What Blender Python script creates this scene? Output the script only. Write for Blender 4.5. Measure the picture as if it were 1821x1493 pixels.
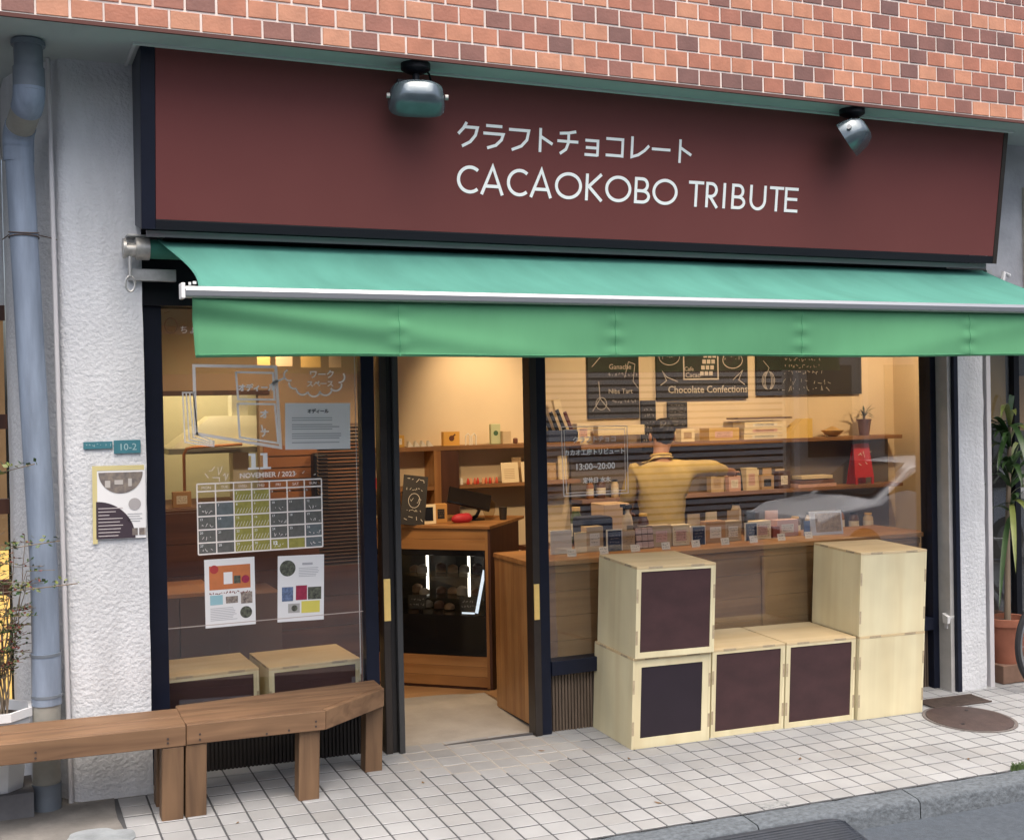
import bpy, bmesh, math, random
from mathutils import Vector, Matrix, Euler
R = math.radians
random.seed(7)
scn = bpy.context.scene
col = scn.collection
for o in list(bpy.data.objects): bpy.data.objects.remove(o, do_unlink=True)

# ------------------------------------------------------------------ camera
cd = bpy.data.cameras.new('camera'); cam = bpy.data.objects.new('camera', cd); col.objects.link(cam)
yaw, pitch, roll = R(23.867), R(.659), R(-1.1105)
fw = Vector((math.sin(yaw)*math.cos(pitch), math.cos(yaw)*math.cos(pitch), -math.sin(pitch)))
rt = Vector((math.cos(yaw), -math.sin(yaw), 0)); up = rt.cross(fw)
rr = rt*math.cos(roll) + up*math.sin(roll); uu = up*math.cos(roll) - rt*math.sin(roll)
cam.matrix_world = Matrix(((rr.x, uu.x, -fw.x, -2.999), (rr.y, uu.y, -fw.y, -6.417), (rr.z, uu.z, -fw.z, 1.95), (0, 0, 0, 1)))
cd.sensor_width = 36; cd.lens = 36*2119.3/1821; cd.clip_start = .05; cd.clip_end = 400
scn.camera = cam
# ------------------------------------------------------------------ world, sun, exposure
SUN_EL, SUN_AZ = R(70), R(185)          # azimuth: 0 = +y, clockwise
w = bpy.data.worlds.new('World'); scn.world = w; w.use_nodes = True
nt = w.node_tree; bg = nt.nodes['Background']
sky = nt.nodes.new('ShaderNodeTexSky'); sky.sky_type = 'NISHITA'; sky.sun_disc = False
sky.sun_elevation = SUN_EL; sky.sun_rotation = SUN_AZ; sky.air_density = 1.0; sky.dust_density = 8.0; sky.ozone_density = 1.0
nt.links.new(sky.outputs[0], bg.inputs[0]); bg.inputs[1].default_value = .15
sd = bpy.data.lights.new('sun', 'SUN'); sun = bpy.data.objects.new('sun', sd); col.objects.link(sun)
sd.energy = 1.5; sd.angle = R(75); sd.color = (1, .97, .92)
sdir = Vector((math.sin(SUN_AZ)*math.cos(SUN_EL), math.cos(SUN_AZ)*math.cos(SUN_EL), math.sin(SUN_EL)))
sun.rotation_euler = (-sdir).to_track_quat('-Z', 'Y').to_euler(); sun.location = (0, -5, 12)
scn.view_settings.view_transform = 'Standard'; scn.view_settings.look = 'None'
scn.view_settings.exposure = .93; scn.view_settings.gamma = 1

# ------------------------------------------------------------------ helpers
SY, SX = math.tan(R(2.45)), -math.tan(R(1.156))
def G(x, y): return SY*y + SX*x
GROT = (R(2.45), R(1.156), 0)

MATS = {}
def M(name, colr=(.5, .5, .5), rough=.6, metal=0, var=0, vscale=3, vstretch=(1, 1, 1), bump=0, bscale=60, spec=.5,
      emit=None, estr=1, orand=None, island=False, alpha=None, trans=0, coord='Object', dark=None, coat=0, bstretch=(1, 1, 1), bdist=.01):
    if name in MATS: return MATS[name]
    m = bpy.data.materials.new(name); m.use_nodes = True; MATS[name] = m
    n, l = m.node_tree.nodes, m.node_tree.links
    p = n['Principled BSDF']
    p.inputs['Roughness'].default_value = rough; p.inputs['Metallic'].default_value = metal
    p.inputs['Specular IOR Level'].default_value = spec
    if coat: p.inputs['Coat Weight'].default_value = coat; p.inputs['Coat Roughness'].default_value = .15
    c = (*colr, 1); p.inputs['Base Color'].default_value = c
    src = None
    tc = n.new('ShaderNodeTexCoord'); mp = n.new('ShaderNodeMapping'); mp.inputs['Scale'].default_value = vstretch
    if coord == 'World':
        ng = n.new('ShaderNodeNewGeometry'); cs = ng.outputs['Position']
    else: cs = tc.outputs[coord]
    l.new(cs, mp.inputs[0])
    if orand:            # list of (pos, colour) picked per object
        if island:
            g = n.new('ShaderNodeNewGeometry'); ro = g.outputs['Random Per Island']
        else:
            g = n.new('ShaderNodeObjectInfo'); ro = g.outputs['Random']
        cr = n.new('ShaderNodeValToRGB'); l.new(ro, cr.inputs[0])
        cr.color_ramp.interpolation = 'LINEAR'
        while len(cr.color_ramp.elements) < len(orand): cr.color_ramp.elements.new(.5)
        for e, (ps, cc) in zip(cr.color_ramp.elements, orand): e.position = ps; e.color = (*cc, 1)
        src = cr.outputs[0]
    if var:
        t = n.new('ShaderNodeTexNoise'); t.inputs['Scale'].default_value = vscale; t.inputs['Detail'].default_value = 6
        t.inputs['Roughness'].default_value = .6
        l.new(mp.outputs[0], t.inputs['Vector'])
        mx = n.new('ShaderNodeMix'); mx.data_type = 'RGBA'; mx.blend_type = 'MIX'
        r = n.new('ShaderNodeMapRange'); r.inputs[1].default_value = .3; r.inputs[2].default_value = .7
        l.new(t.outputs[0], r.inputs[0]); l.new(r.outputs[0], mx.inputs[0])
        dk = dark if dark else tuple(x*(1-var) for x in colr)
        if src:
            mm = n.new('ShaderNodeMix'); mm.data_type = 'RGBA'; mm.blend_type = 'MULTIPLY'; mm.inputs[0].default_value = 1
            mx.inputs[6].default_value = (1-var, 1-var, 1-var, 1); mx.inputs[7].default_value = (1, 1, 1, 1)
            l.new(src, mm.inputs[6]); l.new(mx.outputs[2], mm.inputs[7]); src = mm.outputs[2]
        else:
            mx.inputs[6].default_value = (*dk, 1); mx.inputs[7].default_value = c
            src = mx.outputs[2]
    if src: l.new(src, p.inputs['Base Color'])
    if bump:
        b = n.new('ShaderNodeBump'); b.inputs['Strength'].default_value = bump; b.inputs['Distance'].default_value = bdist
        t2 = n.new('ShaderNodeTexNoise'); t2.inputs['Scale'].default_value = bscale; t2.inputs['Detail'].default_value = 4
        mp2 = n.new('ShaderNodeMapping'); mp2.inputs['Scale'].default_value = bstretch; l.new(cs, mp2.inputs[0])
        l.new(mp2.outputs[0], t2.inputs['Vector']); l.new(t2.outputs[0], b.inputs['Height']); l.new(b.outputs[0], p.inputs['Normal'])
    if emit:
        p.inputs['Emission Color'].default_value = (*emit, 1); p.inputs['Emission Strength'].default_value = estr
    if alpha is not None: p.inputs['Alpha'].default_value = alpha
    if trans:
        tr = n.new('ShaderNodeBsdfTranslucent'); ms = n.new('ShaderNodeMixShader'); ms.inputs[0].default_value = trans
        tr.inputs[0].default_value = c
        if src: l.new(src, tr.inputs[0])
        l.new(p.outputs[0], ms.inputs[1]); l.new(tr.outputs[0], ms.inputs[2]); l.new(ms.outputs[0], n['Material Output'].inputs[0])
    return m

def glass_mat(name, tint=(1, 1, 1), ior=1.5, rough=0.0, boost=1.0):
    if name in MATS: return MATS[name]
    m = bpy.data.materials.new(name); m.use_nodes = True; MATS[name] = m
    n, l = m.node_tree.nodes, m.node_tree.links; n.remove(n['Principled BSDF'])
    f = n.new('ShaderNodeFresnel'); ge = n.new('ShaderNodeNewGeometry'); mr = n.new('ShaderNodeMapRange')
    mr.inputs[3].default_value = ior; mr.inputs[4].default_value = 1/ior; l.new(ge.outputs['Backfacing'], mr.inputs[0]); l.new(mr.outputs[0], f.inputs[0])
    mu = n.new('ShaderNodeMath'); mu.operation = 'MULTIPLY'; mu.inputs[1].default_value = boost; mu.use_clamp = True
    l.new(f.outputs[0], mu.inputs[0])
    t = n.new('ShaderNodeBsdfTransparent'); t.inputs[0].default_value = (*tint, 1)
    g = n.new('ShaderNodeBsdfGlossy'); g.inputs['Roughness'].default_value = rough
    ms = n.new('ShaderNodeMixShader')
    l.new(mu.outputs[0], ms.inputs[0]); l.new(t.outputs[0], ms.inputs[1]); l.new(g.outputs[0], ms.inputs[2])
    l.new(ms.outputs[0], n['Material Output'].inputs[0])
    return m

def wood_mat(name, c1, c2, axis='x', scale=2.2, rough=.55, bump=.15, coord='Object', var=.25, orand=False):
    """long grain along one axis, streaks and soft blotches"""
    if name in MATS: return MATS[name]
    m = bpy.data.materials.new(name); m.use_nodes = True; MATS[name] = m
    n, l = m.node_tree.nodes, m.node_tree.links; p = n['Principled BSDF']; p.inputs['Roughness'].default_value = rough
    tc = n.new('ShaderNodeTexCoord'); mp = n.new('ShaderNodeMapping'); l.new(tc.outputs[coord], mp.inputs[0])
    st = {'x': (.6, 9, 9), 'y': (9, .6, 9), 'z': (9, 9, .6)}[axis]
    mp.inputs['Scale'].default_value = tuple(s*scale for s in st)
    if orand:
        oi = n.new('ShaderNodeObjectInfo'); va = n.new('ShaderNodeVectorMath'); va.operation = 'ADD'
        sc = n.new('ShaderNodeVectorMath'); sc.operation = 'SCALE'; sc.inputs[0].default_value = (17, 23, 31)
        l.new(oi.outputs['Random'], sc.inputs['Scale']); l.new(tc.outputs[coord], va.inputs[0]); l.new(sc.outputs[0], va.inputs[1]); l.new(va.outputs[0], mp.inputs[0])
    t = n.new('ShaderNodeTexNoise'); t.inputs['Scale'].default_value = 1; t.inputs['Detail'].default_value = 8; t.inputs['Distortion'].default_value = .6
    l.new(mp.outputs[0], t.inputs['Vector'])
    cr = n.new('ShaderNodeValToRGB'); l.new(t.outputs[0], cr.inputs[0])
    cr.color_ramp.elements[0].position = .32; cr.color_ramp.elements[0].color = (*c2, 1)
    cr.color_ramp.elements[1].position = .66; cr.color_ramp.elements[1].color = (*c1, 1)
    t3 = n.new('ShaderNodeTexNoise'); t3.inputs['Scale'].default_value = 3; l.new(tc.outputs[coord], t3.inputs['Vector'])
    r = n.new('ShaderNodeMapRange'); r.inputs[1].default_value = .3; r.inputs[2].default_value = .7; r.inputs[3].default_value = 1-var; r.inputs[4].default_value = 1
    l.new(t3.outputs[0], r.inputs[0])
    mm = n.new('ShaderNodeMix'); mm.data_type = 'RGBA'; mm.blend_type = 'MULTIPLY'; mm.inputs[0].default_value = 1
    l.new(cr.outputs[0], mm.inputs[6]); l.new(r.outputs[0], mm.inputs[7]); l.new(mm.outputs[2], p.inputs['Base Color'])
    b = n.new('ShaderNodeBump'); b.inputs['Strength'].default_value = bump; b.inputs['Distance'].default_value = .004
    l.new(t.outputs[0], b.inputs['Height']); l.new(b.outputs[0], p.inputs['Normal'])
    return m

class MB:
    def __init__(s): s.v = []; s.f = []; s.m = []; s.k = 0
    def mi(s, k): s.k = k; return s
    def _f(s, f): s.f.append(tuple(f)); s.m.append(s.k)
    def add(s, vs, fs):
        o = len(s.v); s.v += [tuple(v) for v in vs]
        for f in fs: s._f([i+o for i in f])
        return s
    def box(s, x0, x1, y0, y1, z0, z1):
        return s.add([(x0, y0, z0), (x1, y0, z0), (x1, y1, z0), (x0, y1, z0), (x0, y0, z1), (x1, y0, z1), (x1, y1, z1), (x0, y1, z1)],
                     [(3, 2, 1, 0), (4, 5, 6, 7), (0, 1, 5, 4), (1, 2, 6, 5), (2, 3, 7, 6), (3, 0, 4, 7)])
    def prism(s, poly, a0, a1, axis='z'):
        n = len(poly)
        mk = {'z': lambda p, a: (p[0], p[1], a), 'x': lambda p, a: (a, p[0], p[1]), 'y': lambda p, a: (p[0], a, p[1])}[axis]
        vs = [mk(p, a0) for p in poly] + [mk(p, a1) for p in poly]
        fs = [tuple(range(n))[::-1], tuple(range(n, 2*n))] + [(i, (i+1) % n, n+(i+1) % n, n+i) for i in range(n)]
        return s.add(vs, fs)
    def ring(s, c, d, r, n, e=None):
        d = Vector(d).normalized(); a = Vector((0, 0, 1)) if abs(d.z) < .9 else Vector((1, 0, 0))
        u = d.cross(a).normalized(); v = d.cross(u)
        return [Vector(c) + u*math.cos(2*math.pi*i/n)*r + v*math.sin(2*math.pi*i/n)*r for i in range(n)]
    def tube(s, pts, r, n=10, caps=True, r1=None):
        pts = [Vector(p) for p in pts]; o = len(s.v); N = len(pts)
        u = None
        for i, p in enumerate(pts):
            d = (pts[min(i+1, N-1)] - pts[max(i-1, 0)]).normalized()
            if u is None:
                a = Vector((0, 0, 1)) if abs(d.z) < .9 else Vector((1, 0, 0)); u = d.cross(a).normalized()
            else: u = (u - d*u.dot(d)).normalized()
            v = d.cross(u); q = r if r1 is None else r + (r1-r)*i/max(1, N-1)
            if isinstance(r, (list, tuple)): q = r[i]
            s.v += [tuple(p + u*math.cos(2*math.pi*k/n)*q + v*math.sin(2*math.pi*k/n)*q) for k in range(n)]
        for i in range(N-1):
            for k in range(n): s._f((o+i*n+k, o+i*n+(k+1) % n, o+(i+1)*n+(k+1) % n, o+(i+1)*n+k))
        if caps: s._f(tuple(o+k for k in range(n))[::-1]); s._f(tuple(o+(N-1)*n+k for k in range(n)))
        return s
    def lathe(s, prof, c=(0, 0, 0), n=24, caps=True):
        o = len(s.v); N = len(prof)
        for r, z in prof: s.v += [(c[0]+r*math.cos(2*math.pi*k/n), c[1]+r*math.sin(2*math.pi*k/n), c[2]+z) for k in range(n)]
        for i in range(N-1):
            for k in range(n): s._f((o+i*n+k, o+i*n+(k+1) % n, o+(i+1)*n+(k+1) % n, o+(i+1)*n+k))
        if caps: s._f(tuple(o+k for k in range(n))[::-1]); s._f(tuple(o+(N-1)*n+k for k in range(n)))
        return s
    def ball(s, c, r, sc=(1, 1, 1), n=12, m=8):
        prof = [(max(1e-4, r*math.sin(math.pi*i/m)), -r*math.cos(math.pi*i/m)) for i in range(m+1)]
        o = len(s.v); s.lathe(prof, (0, 0, 0), n, False)
        for i in range(o, len(s.v)): v = s.v[i]; s.v[i] = (c[0]+v[0]*sc[0], c[1]+v[1]*sc[1], c[2]+v[2]*sc[2])
        return s
    def grid(s, fn, nu, nv, close=False):
        o = len(s.v)
        for i in range(nu+1):
            for j in range(nv+1): s.v.append(tuple(fn(i/nu, j/nv)))
        for i in range(nu):
            for j in range(nv): s._f((o+i*(nv+1)+j, o+(i+1)*(nv+1)+j, o+(i+1)*(nv+1)+j+1, o+i*(nv+1)+j+1))
        return s
    def rect(s, x0, x1, z0, z1, y, t=.001):     # flat print facing -y
        return s.box(x0, x1, y-t, y, z0, z1)
    def disc(s, cx, cz, r, y, n=24, t=.001, a0=0, a1=2*math.pi):
        full = abs(a1-a0) > 6.2
        pl = [(cx+r*math.cos(a0+(a1-a0)*i/n), cz+r*math.sin(a0+(a1-a0)*i/n)) for i in range(n if full else n+1)]
        if not full: pl = [(cx, cz)] + pl
        return s.prism(pl[::-1], y-t, y, 'y')
    def stroke(s, pts, wd, y0, y1):            # ribbon in the xz plane with thickness
        P = []
        for p in pts:
            if not P or (Vector(p)-P[-1]).length > 1e-5: P.append(Vector(p))
        L = []; Rr = []
        if len(P) < 2: return s
        for i, p in enumerate(P):
            d1 = (P[i]-P[i-1]).normalized() if i else None
            d2 = (P[i+1]-P[i]).normalized() if i < len(P)-1 else None
            if d1 is None: d1 = d2
            if d2 is None: d2 = d1
            n1 = Vector((-d1.y, d1.x)); n2 = Vector((-d2.y, d2.x)); b = n1+n2
            b = b.normalized() if b.length > 1e-6 else n1
            k = min(2.2, 1/max(.3, b.dot(n1)))
            L.append(p+b*wd/2*k); Rr.append(p-b*wd/2*k)
        for i in range(len(P)-1):
            q = [L[i], Rr[i], Rr[i+1], L[i+1]]
            s.prism([(a.x, a.y) for a in q], y0, y1, 'y')
        return s
    def build(s, name, mat, parent=None, loc=None, rot=None, smooth=False, bevel=0, seg=2, world=False, recalc=True, autosm=None):
        me = bpy.data.meshes.new(name)
        vs = s.v
        if world and parent is not None:
            q = parent.matrix_world_t if False else parent
            off = Vector(q.location)
            vs = [tuple(Vector(v)-off) for v in vs]
        me.from_pydata(vs, [], s.f)
        if not isinstance(mat, (list, tuple)): mat = [mat]
        for m in mat: me.materials.append(m)
        me.polygons.foreach_set('material_index', s.m)
        if recalc:
            bm = bmesh.new(); bm.from_mesh(me); bmesh.ops.recalc_face_normals(bm, faces=bm.faces); bm.to_mesh(me); bm.free()
        if smooth:
            me.polygons.foreach_set('use_smooth', [True]*len(me.polygons))
            me.set_sharp_from_angle(angle=R(autosm or 40))
        o = bpy.data.objects.new(name, me); col.objects.link(o)
        if parent is not None: o.parent = parent
        if loc is not None: o.location = loc
        if rot is not None: o.rotation_euler = rot
        if bevel:
            b = o.modifiers.new('bevel', 'BEVEL'); b.width = bevel; b.segments = seg; b.limit_method = 'ANGLE'; b.angle_limit = R(40)
        return o

def tag(o, label=None, cat=None, group=None, kind=None):
    if label: o['label'] = label
    if cat: o['category'] = cat
    if group: o['group'] = group
    if kind: o['kind'] = kind
    return o
def thing(name, label, cat, loc=(0, 0, 0), rot=(0, 0, 0), group=None):
    o = bpy.data.objects.new(name, None); col.objects.link(o); o.empty_display_size = .1
    o.location = loc; o.rotation_euler = rot
    return tag(o, label, cat, group)
def copy_tree(o, parent=None):
    c = o.copy(); col.objects.link(c); c.parent = parent
    for ch in list(o.children): copy_tree(ch, c)
    return c
def text(body, size, x, z, y, mat, parent, name='lettering', align='LEFT', bold=0, sx=1, rotz=0, thick=.0006):
    """flat lettering facing -y, lower left (or centre) at x, z in the parent's frame"""
    cu = bpy.data.curves.new('t', 'FONT'); cu.body = body; cu.size = size; cu.align_x = align; cu.resolution_u = 2
    cu.extrude = thick; cu.offset = bold
    ob = bpy.data.objects.new('t', cu); col.objects.link(ob)
    bpy.context.view_layer.update()
    me = bpy.data.meshes.new_from_object(ob.evaluated_get(bpy.context.evaluated_depsgraph_get()))
    bpy.data.objects.remove(ob, do_unlink=True); bpy.data.curves.remove(cu)
    me.name = name; me.materials.clear(); me.materials.append(mat)
    o = bpy.data.objects.new(name, me); col.objects.link(o)
    if parent is not None: o.parent = parent
    o.location = (x, y, z); o.rotation_euler = (R(90), rotz, 0); o.scale = (sx, 1, 1)
    return o
def scribble(mb, x0, x1, z, h, wd, y, dens=1.0):
    """illegible handwriting: short broken strokes along a line"""
    x = x0
    while x < x1:
        wl = random.uniform(.6, 1.2)*h
        n = random.randint(2, 4); pts = [(x+random.uniform(0, wl), z+random.uniform(0, h)) for _ in range(n)]
        pts.sort(); 
        if (Vector(pts[0])-Vector(pts[-1])).length > 1e-3: mb.stroke(pts, wd, y-.0006, y)
        x += wl*1.15/dens

# ------------------------------------------------------------------ materials
stucco = M('white_stucco', (.69, .705, .725), .9, var=.22, vscale=3, vstretch=(2, 2, .5), bump=1, bscale=50, bdist=.0085)
soffit_m = M('soffit_paint', (.42, .47, .46), .8, var=.12, vscale=2)
soffit_edge = M('soffit_edge_trim', (.55, .58, .57), .7)
mortar = M('mortar', (.80, .71, .66), .9, var=.3, vscale=3.5)
BR = [(0, (.58, .275, .165)), (.25, (.53, .23, .135)), (.46, (.45, .175, .105)), (.58, (.33, .135, .095)), (.80, (.26, .115, .088)), (1, (.19, .095, .08))]
brick_m = M('brick_tile', (1, 1, 1), .42, var=.26, vscale=9, orand=BR, bump=.15, bscale=70, coord='World')
brick_far = M('brick_tile_far', (1, 1, 1), .4, orand=BR, island=True)
navy = M('navy_frame', (.007, .010, .024), .45, var=.3, vscale=8, spec=.3)
blackm = M('black_frame', (.006, .007, .011), .45, spec=.3)
bronze = M('bronze_frame', (.050, .040, .034), .38, metal=.4, var=.25, vscale=6)
maroon = M('sign_maroon', (.158, .047, .045), .7, var=.10, vscale=1.2, spec=.2, bump=.02, bscale=6)
white = M('sign_white', (.93, .93, .92), .5)
pipe_m = M('pvc_pipe', (.265, .325, .42), .55, var=.36, vscale=7, vstretch=(2.5, 2.5, .35), bump=.05, bscale=120)
pipe_d = M('pvc_pipe_dark', (.17, .20, .235), .5, var=.2, vscale=8)
pipe_l = M('pvc_pipe_pale', (.34, .33, .29), .6, var=.3, vscale=6)  # darkened: the bench's shadow on the lower pipe is put into the colour
steel = M('aluminium', (.34, .355, .37), .40, metal=.9, var=.12, vscale=3, vstretch=(.3, 4, 4))
galv = M('galvanised', (.5, .5, .48), .45, metal=.7, var=.35, vscale=14)
whitepl = M('white_plastic', (.75, .75, .74), .45)
awn_top = M('awning_cloth_sky_tint', (.098, .305, .25), .85, var=.20, vscale=2.2, trans=.2, vstretch=(2.2, .35, 1), spec=.2, bump=.25, bscale=420, bdist=.002)  # same cloth as the valance; bluish sky light is put into this colour
awn_val = M('awning_cloth_valance', (.165, .47, .245), .85, var=.12, vscale=2.0, trans=.3, vstretch=(1.5, 1, .6), spec=.2, bump=.25, bscale=420, bdist=.002)  # same cloth as the canopy; warmer light is put into this greener colour
gplane = glass_mat('window_glass', (.985, .99, .985), 1.52, 0, 2.2)
cedar = wood_mat('bench_wood', (.265, .150, .078), (.150, .080, .040), 'x', 2.2, .62, .25, orand=True)
cedar_z = wood_mat('bench_leg_wood', (.205, .118, .060), (.115, .063, .032), 'z', 2.2, .65, .25, orand=True)
ply = wood_mat('birch_ply', (.80, .725, .475), (.72, .62, .38), 'z', 1.0, .6, .08, var=.16, orand=True)
ply_top = wood_mat('birch_ply_top_shaded', (.72, .57, .34), (.62, .47, .26), 'x', 1.0, .6, .08, var=.14, orand=True)  # darker copy of the ply: awning shade on the cube tops painted in
plyedge = M('ply_edge', (.50, .40, .26), .7, var=.3, vscale=40)
choc = M('chocolate_panel', (.060, .025, .027), .6, var=.38, vscale=5, vstretch=(1, 1, 1.6), bump=.1, bscale=14)
choc2 = M('dark_plum_panel', (.019, .011, .019), .5, var=.2, vscale=5)
grout = M('grout', (.068, .070, .074), .95, var=.3, vscale=20)
tile_m = M('pavement_tile', (1, 1, 1), .55, var=.24, vscale=2.1, coord='World', bump=.12, bscale=40,
           orand=[(0, (.295, .300, .302)), (.4, (.325, .330, .334)), (.8, (.345, .352, .358)), (1, (.305, .305, .302))])
concrete = M('worn_cement', (.37, .345, .305), .9, var=.22, vscale=5, bump=.25, bscale=60)
kerb_m = M('kerb_concrete', (.125, .145, .165), .92, var=.55, vscale=55, vstretch=(.6, 1, 1), bump=.7, bscale=50)
asphalt = M('asphalt', (.068, .084, .105), .9, var=.35, vscale=30, bump=.6, bscale=160)
rubber = M('ramp_rubber', (.030, .036, .048), .55, var=.3, vscale=10)
iron = M('manhole_iron', (.085, .058, .052), .65, metal=.2, var=.35, vscale=14, bump=.4, bscale=120)
rust = M('rusty_grate', (.10, .072, .06), .8, var=.4, vscale=20)
paper = M('paper', (.80, .80, .80), .7)
paper_w = M('warm_paper', (.78, .74, .64), .7)
marker = M('white_marker', (.95, .94, .92), .7)
dim_marker = M('pale_marker', (.92, .86, .81), .7)
walltan = M('tan_wall', (.40, .29, .195), .8, var=.08, vscale=1.5)
wallwarm = M('warm_plaster', (.70, .58, .40), .85, var=.08, vscale=2)
wallcream = M('cream_wall', (.74, .68, .46), .8, var=.06)
walnut = wood_mat('walnut', (.16, .062, .030), (.085, .030, .015), 'x', 1.3, .5, .1)
teak = wood_mat('acacia_block', (.46, .235, .085), (.30, .13, .042), 'x', 1.6, .45, .12, orand=True)
teak_z = wood_mat('acacia_block_upright', (.44, .23, .085), (.29, .13, .045), 'z', 1.6, .45, .12, orand=True)
shelfwood = wood_mat('shelf_wood', (.36, .19, .08), (.24, .115, .045), 'x', 1.5, .5, .1)
darkwood = wood_mat('dark_wood', (.105, .040, .022), (.055, .02, .012), 'z', 1.5, .5, .1)
floorwood = wood_mat('shop_floor_wood', (.40, .24, .12), (.28, .155, .075), 'x', 1.2, .5, .08)
ceil_m = M('ceiling_paint', (.6, .54, .46), .9)
blackgloss = M('black_gloss', (.006, .006, .008), .12)
chalkbd = M('chalkboard', (.018, .016, .016), .7, var=.3, vscale=8)
chalk = M('chalk', (.50, .46, .40), .9)
kraft = M('kraft_card', (.50, .345, .19), .8, var=.1, vscale=10)
kraft2 = M('kraft_card_pale', (.58, .45, .28), .8, var=.1, vscale=10)
creambox = M('cream_card', (.78, .66, .44), .7)
red = M('red_print', (.55, .02, .03), .5)
pink = M('pink_card', (.66, .42, .36), .7)
blue = M('blue_card', (.10, .18, .36), .6)
navyc = M('navy_cloth', (.02, .03, .07), .8)
brass = M('brass', (.95, .66, .22), .5, metal=.3, var=.1, vscale=20)
yellowp = M('yellow_print', (.70, .62, .12), .7)
terracotta = M('terracotta', (.36, .13, .075), .8, var=.25, vscale=10)
leafg = M('leaf_green', (.035, .085, .022), .45, var=.4, vscale=6)
leafy = M('leaf_yellowing', (.20, .24, .06), .5, var=.4, vscale=8)
twig = M('twig', (.22, .17, .12), .8)

# ================================================================== THE GROUND
def sheet(name, x0, x1, y0, y1, dz, mat, nx=1, ny=1, kind='structure', f=G):
    mb = MB(); mb.grid(lambda u, v: (x0+(x1-x0)*u, y0+(y1-y0)*v, f(x0+(x1-x0)*u, y0+(y1-y0)*v)+dz), nx, ny)
    return tag(mb.build(name, mat), kind=kind)
def RG(x, y): return G(x, max(y, -1.655))
road = sheet('road', -60, 60, -40, -1.655, -.115, asphalt, f=RG)
pave = sheet('pavement', -12, 14, -1.53, .95, -.0028, grout)
PX, PY = .14, .134
tv = MB(); hx, hy = PX/2-.0044, PY/2-.0052
tmesh = None
def tile_obj(cx, cy, sx=1, sy=1):
    global tmesh
    if tmesh is None:
        o = tv.box(-hx, hx, -hy, hy, -.012, 0).build('tile', tile_m, bevel=0)
        bm = bmesh.new(); bm.from_mesh(o.data); bmesh.ops.bevel(bm, geom=[e for e in bm.edges if all(v.co.z > -.001 for v in e.verts)], offset=.0025, segments=1, affect='EDGES'); bm.to_mesh(o.data); bm.free()
        tmesh = o.data
    else:
        o = bpy.data.objects.new('tile', tmesh); col.objects.link(o)
    o.parent = pave
    o.location = (cx, cy, G(cx, cy)+random.uniform(-.0012, .0012)); o.scale = (sx, sy, 1)
    o.rotation_euler = (GROT[0]+random.uniform(-.003, .003), GROT[1]+random.uniform(-.003, .003), random.uniform(-.002, .002))
ys = [-1.52, -1.414] + [-1.28+PY*k for k in range(0, 12)]
cells = []
for j in range(len(ys)-1):
    y0, y1 = ys[j], ys[j+1]
    if y1 > .14: break
    for i in range(-26, 60):
        x0 = -.62+PX*i; cx, cy = x0+PX/2, (y0+y1)/2
        cells.append((cx, cy, (y1-y0)/PY))
# the bare cement patch in front of the door and the patch by the drainpipe carry no tiles
def bare(cx, cy):
    if -.95 < cx < .02 and cy > .12: return True
    if cx < -2.50 and cy > -.80: return True
    if cx < -2.36 and cy > -.62+.0 and cx < -2.50: return True
    return False
def seen(cx, cy):
    d = Vector((cx+2.999, cy+6.417, G(cx, cy)-1.95)); zc = d.dot(fw); sx = d.dot(rr)/zc; sy = -d.dot(uu)/zc
    if not (abs(sx) < .445 and sy < .362): return 0
    if .36 < cx < 2.5 and cy > -.36: return 0
    return 1/zc
vis = sorted([c for c in cells if not bare(c[0], c[1]) and seen(c[0], c[1])], key=lambda c: -seen(c[0], c[1]))
near = vis[:298]; nearset = set(near)
for c in near: tile_obj(c[0], c[1], 1, c[2])
mb = MB()
for c in cells:
    if c in nearset or bare(c[0], c[1]) or not (-3.6 < c[0] < 7): continue
    cx, cy, s = c; y0, y1 = cy-hy*s, cy+hy*s
    q = [(cx-hx, y0), (cx+hx, y0), (cx+hx, y1), (cx-hx, y1)]
    mb.add([(a, b, G(a, b)) for a, b in q]+[(a, b, G(a, b)-.012) for a, b in q], [(0, 1, 2, 3), (0, 4, 5, 1), (1, 5, 6, 2), (2, 6, 7, 3), (3, 7, 4, 0)])
o = mb.build('tile_field', M('pavement_tile_far', (1, 1, 1), .6, orand=[(0, (.295, .300, .302)), (1, (.345, .352, .358))], island=True)); o.parent = pave; o['kind'] = 'stuff'
# worn cement skim in the doorway and by the pipe
def blob(name, cx, cy, rx, ry, dz, mat, n=40, jag=.12, seed=1, y_max=None):
    rnd = random.Random(seed); ph = [rnd.uniform(0, 6.28) for _ in range(6)]; pl = []
    for i in range(n):
        a = 2*math.pi*i/n; k = 1+jag*sum(math.sin((j+2)*a+ph[j])/(j+1.5) for j in range(6))
        x, y = cx+rx*math.copysign(abs(math.cos(a))**.7, math.cos(a))*k, cy+ry*math.copysign(abs(math.sin(a))**.7, math.sin(a))*k
        if y_max is not None: y = min(y, y_max)
        pl.append((x, y))
    m2 = MB(); m2.add([(x, y, G(x, y)+dz) for x, y in pl]+[(cx, cy, G(cx, cy)+dz)]+[(x, y, G(x, y)-.02) for x, y in pl],
                      [(i, (i+1) % n, n) for i in range(n)]+[(i, n+1+i, n+1+(i+1) % n, (i+1) % n) for i in range(n)])
    return m2.build(name, mat)
o = blob('cement_patch', -.42, .22, .56, .80, -.0012, concrete, jag=.06, seed=3); o.parent = pave
MB().add([(x, y, G(x, y)-.0010) for x, y in ((-.962, .118), (.02, .118), (.02, .951), (-.962, .951))], [(0, 1, 2, 3)]).build('entry_cement', concrete, pave)
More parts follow.
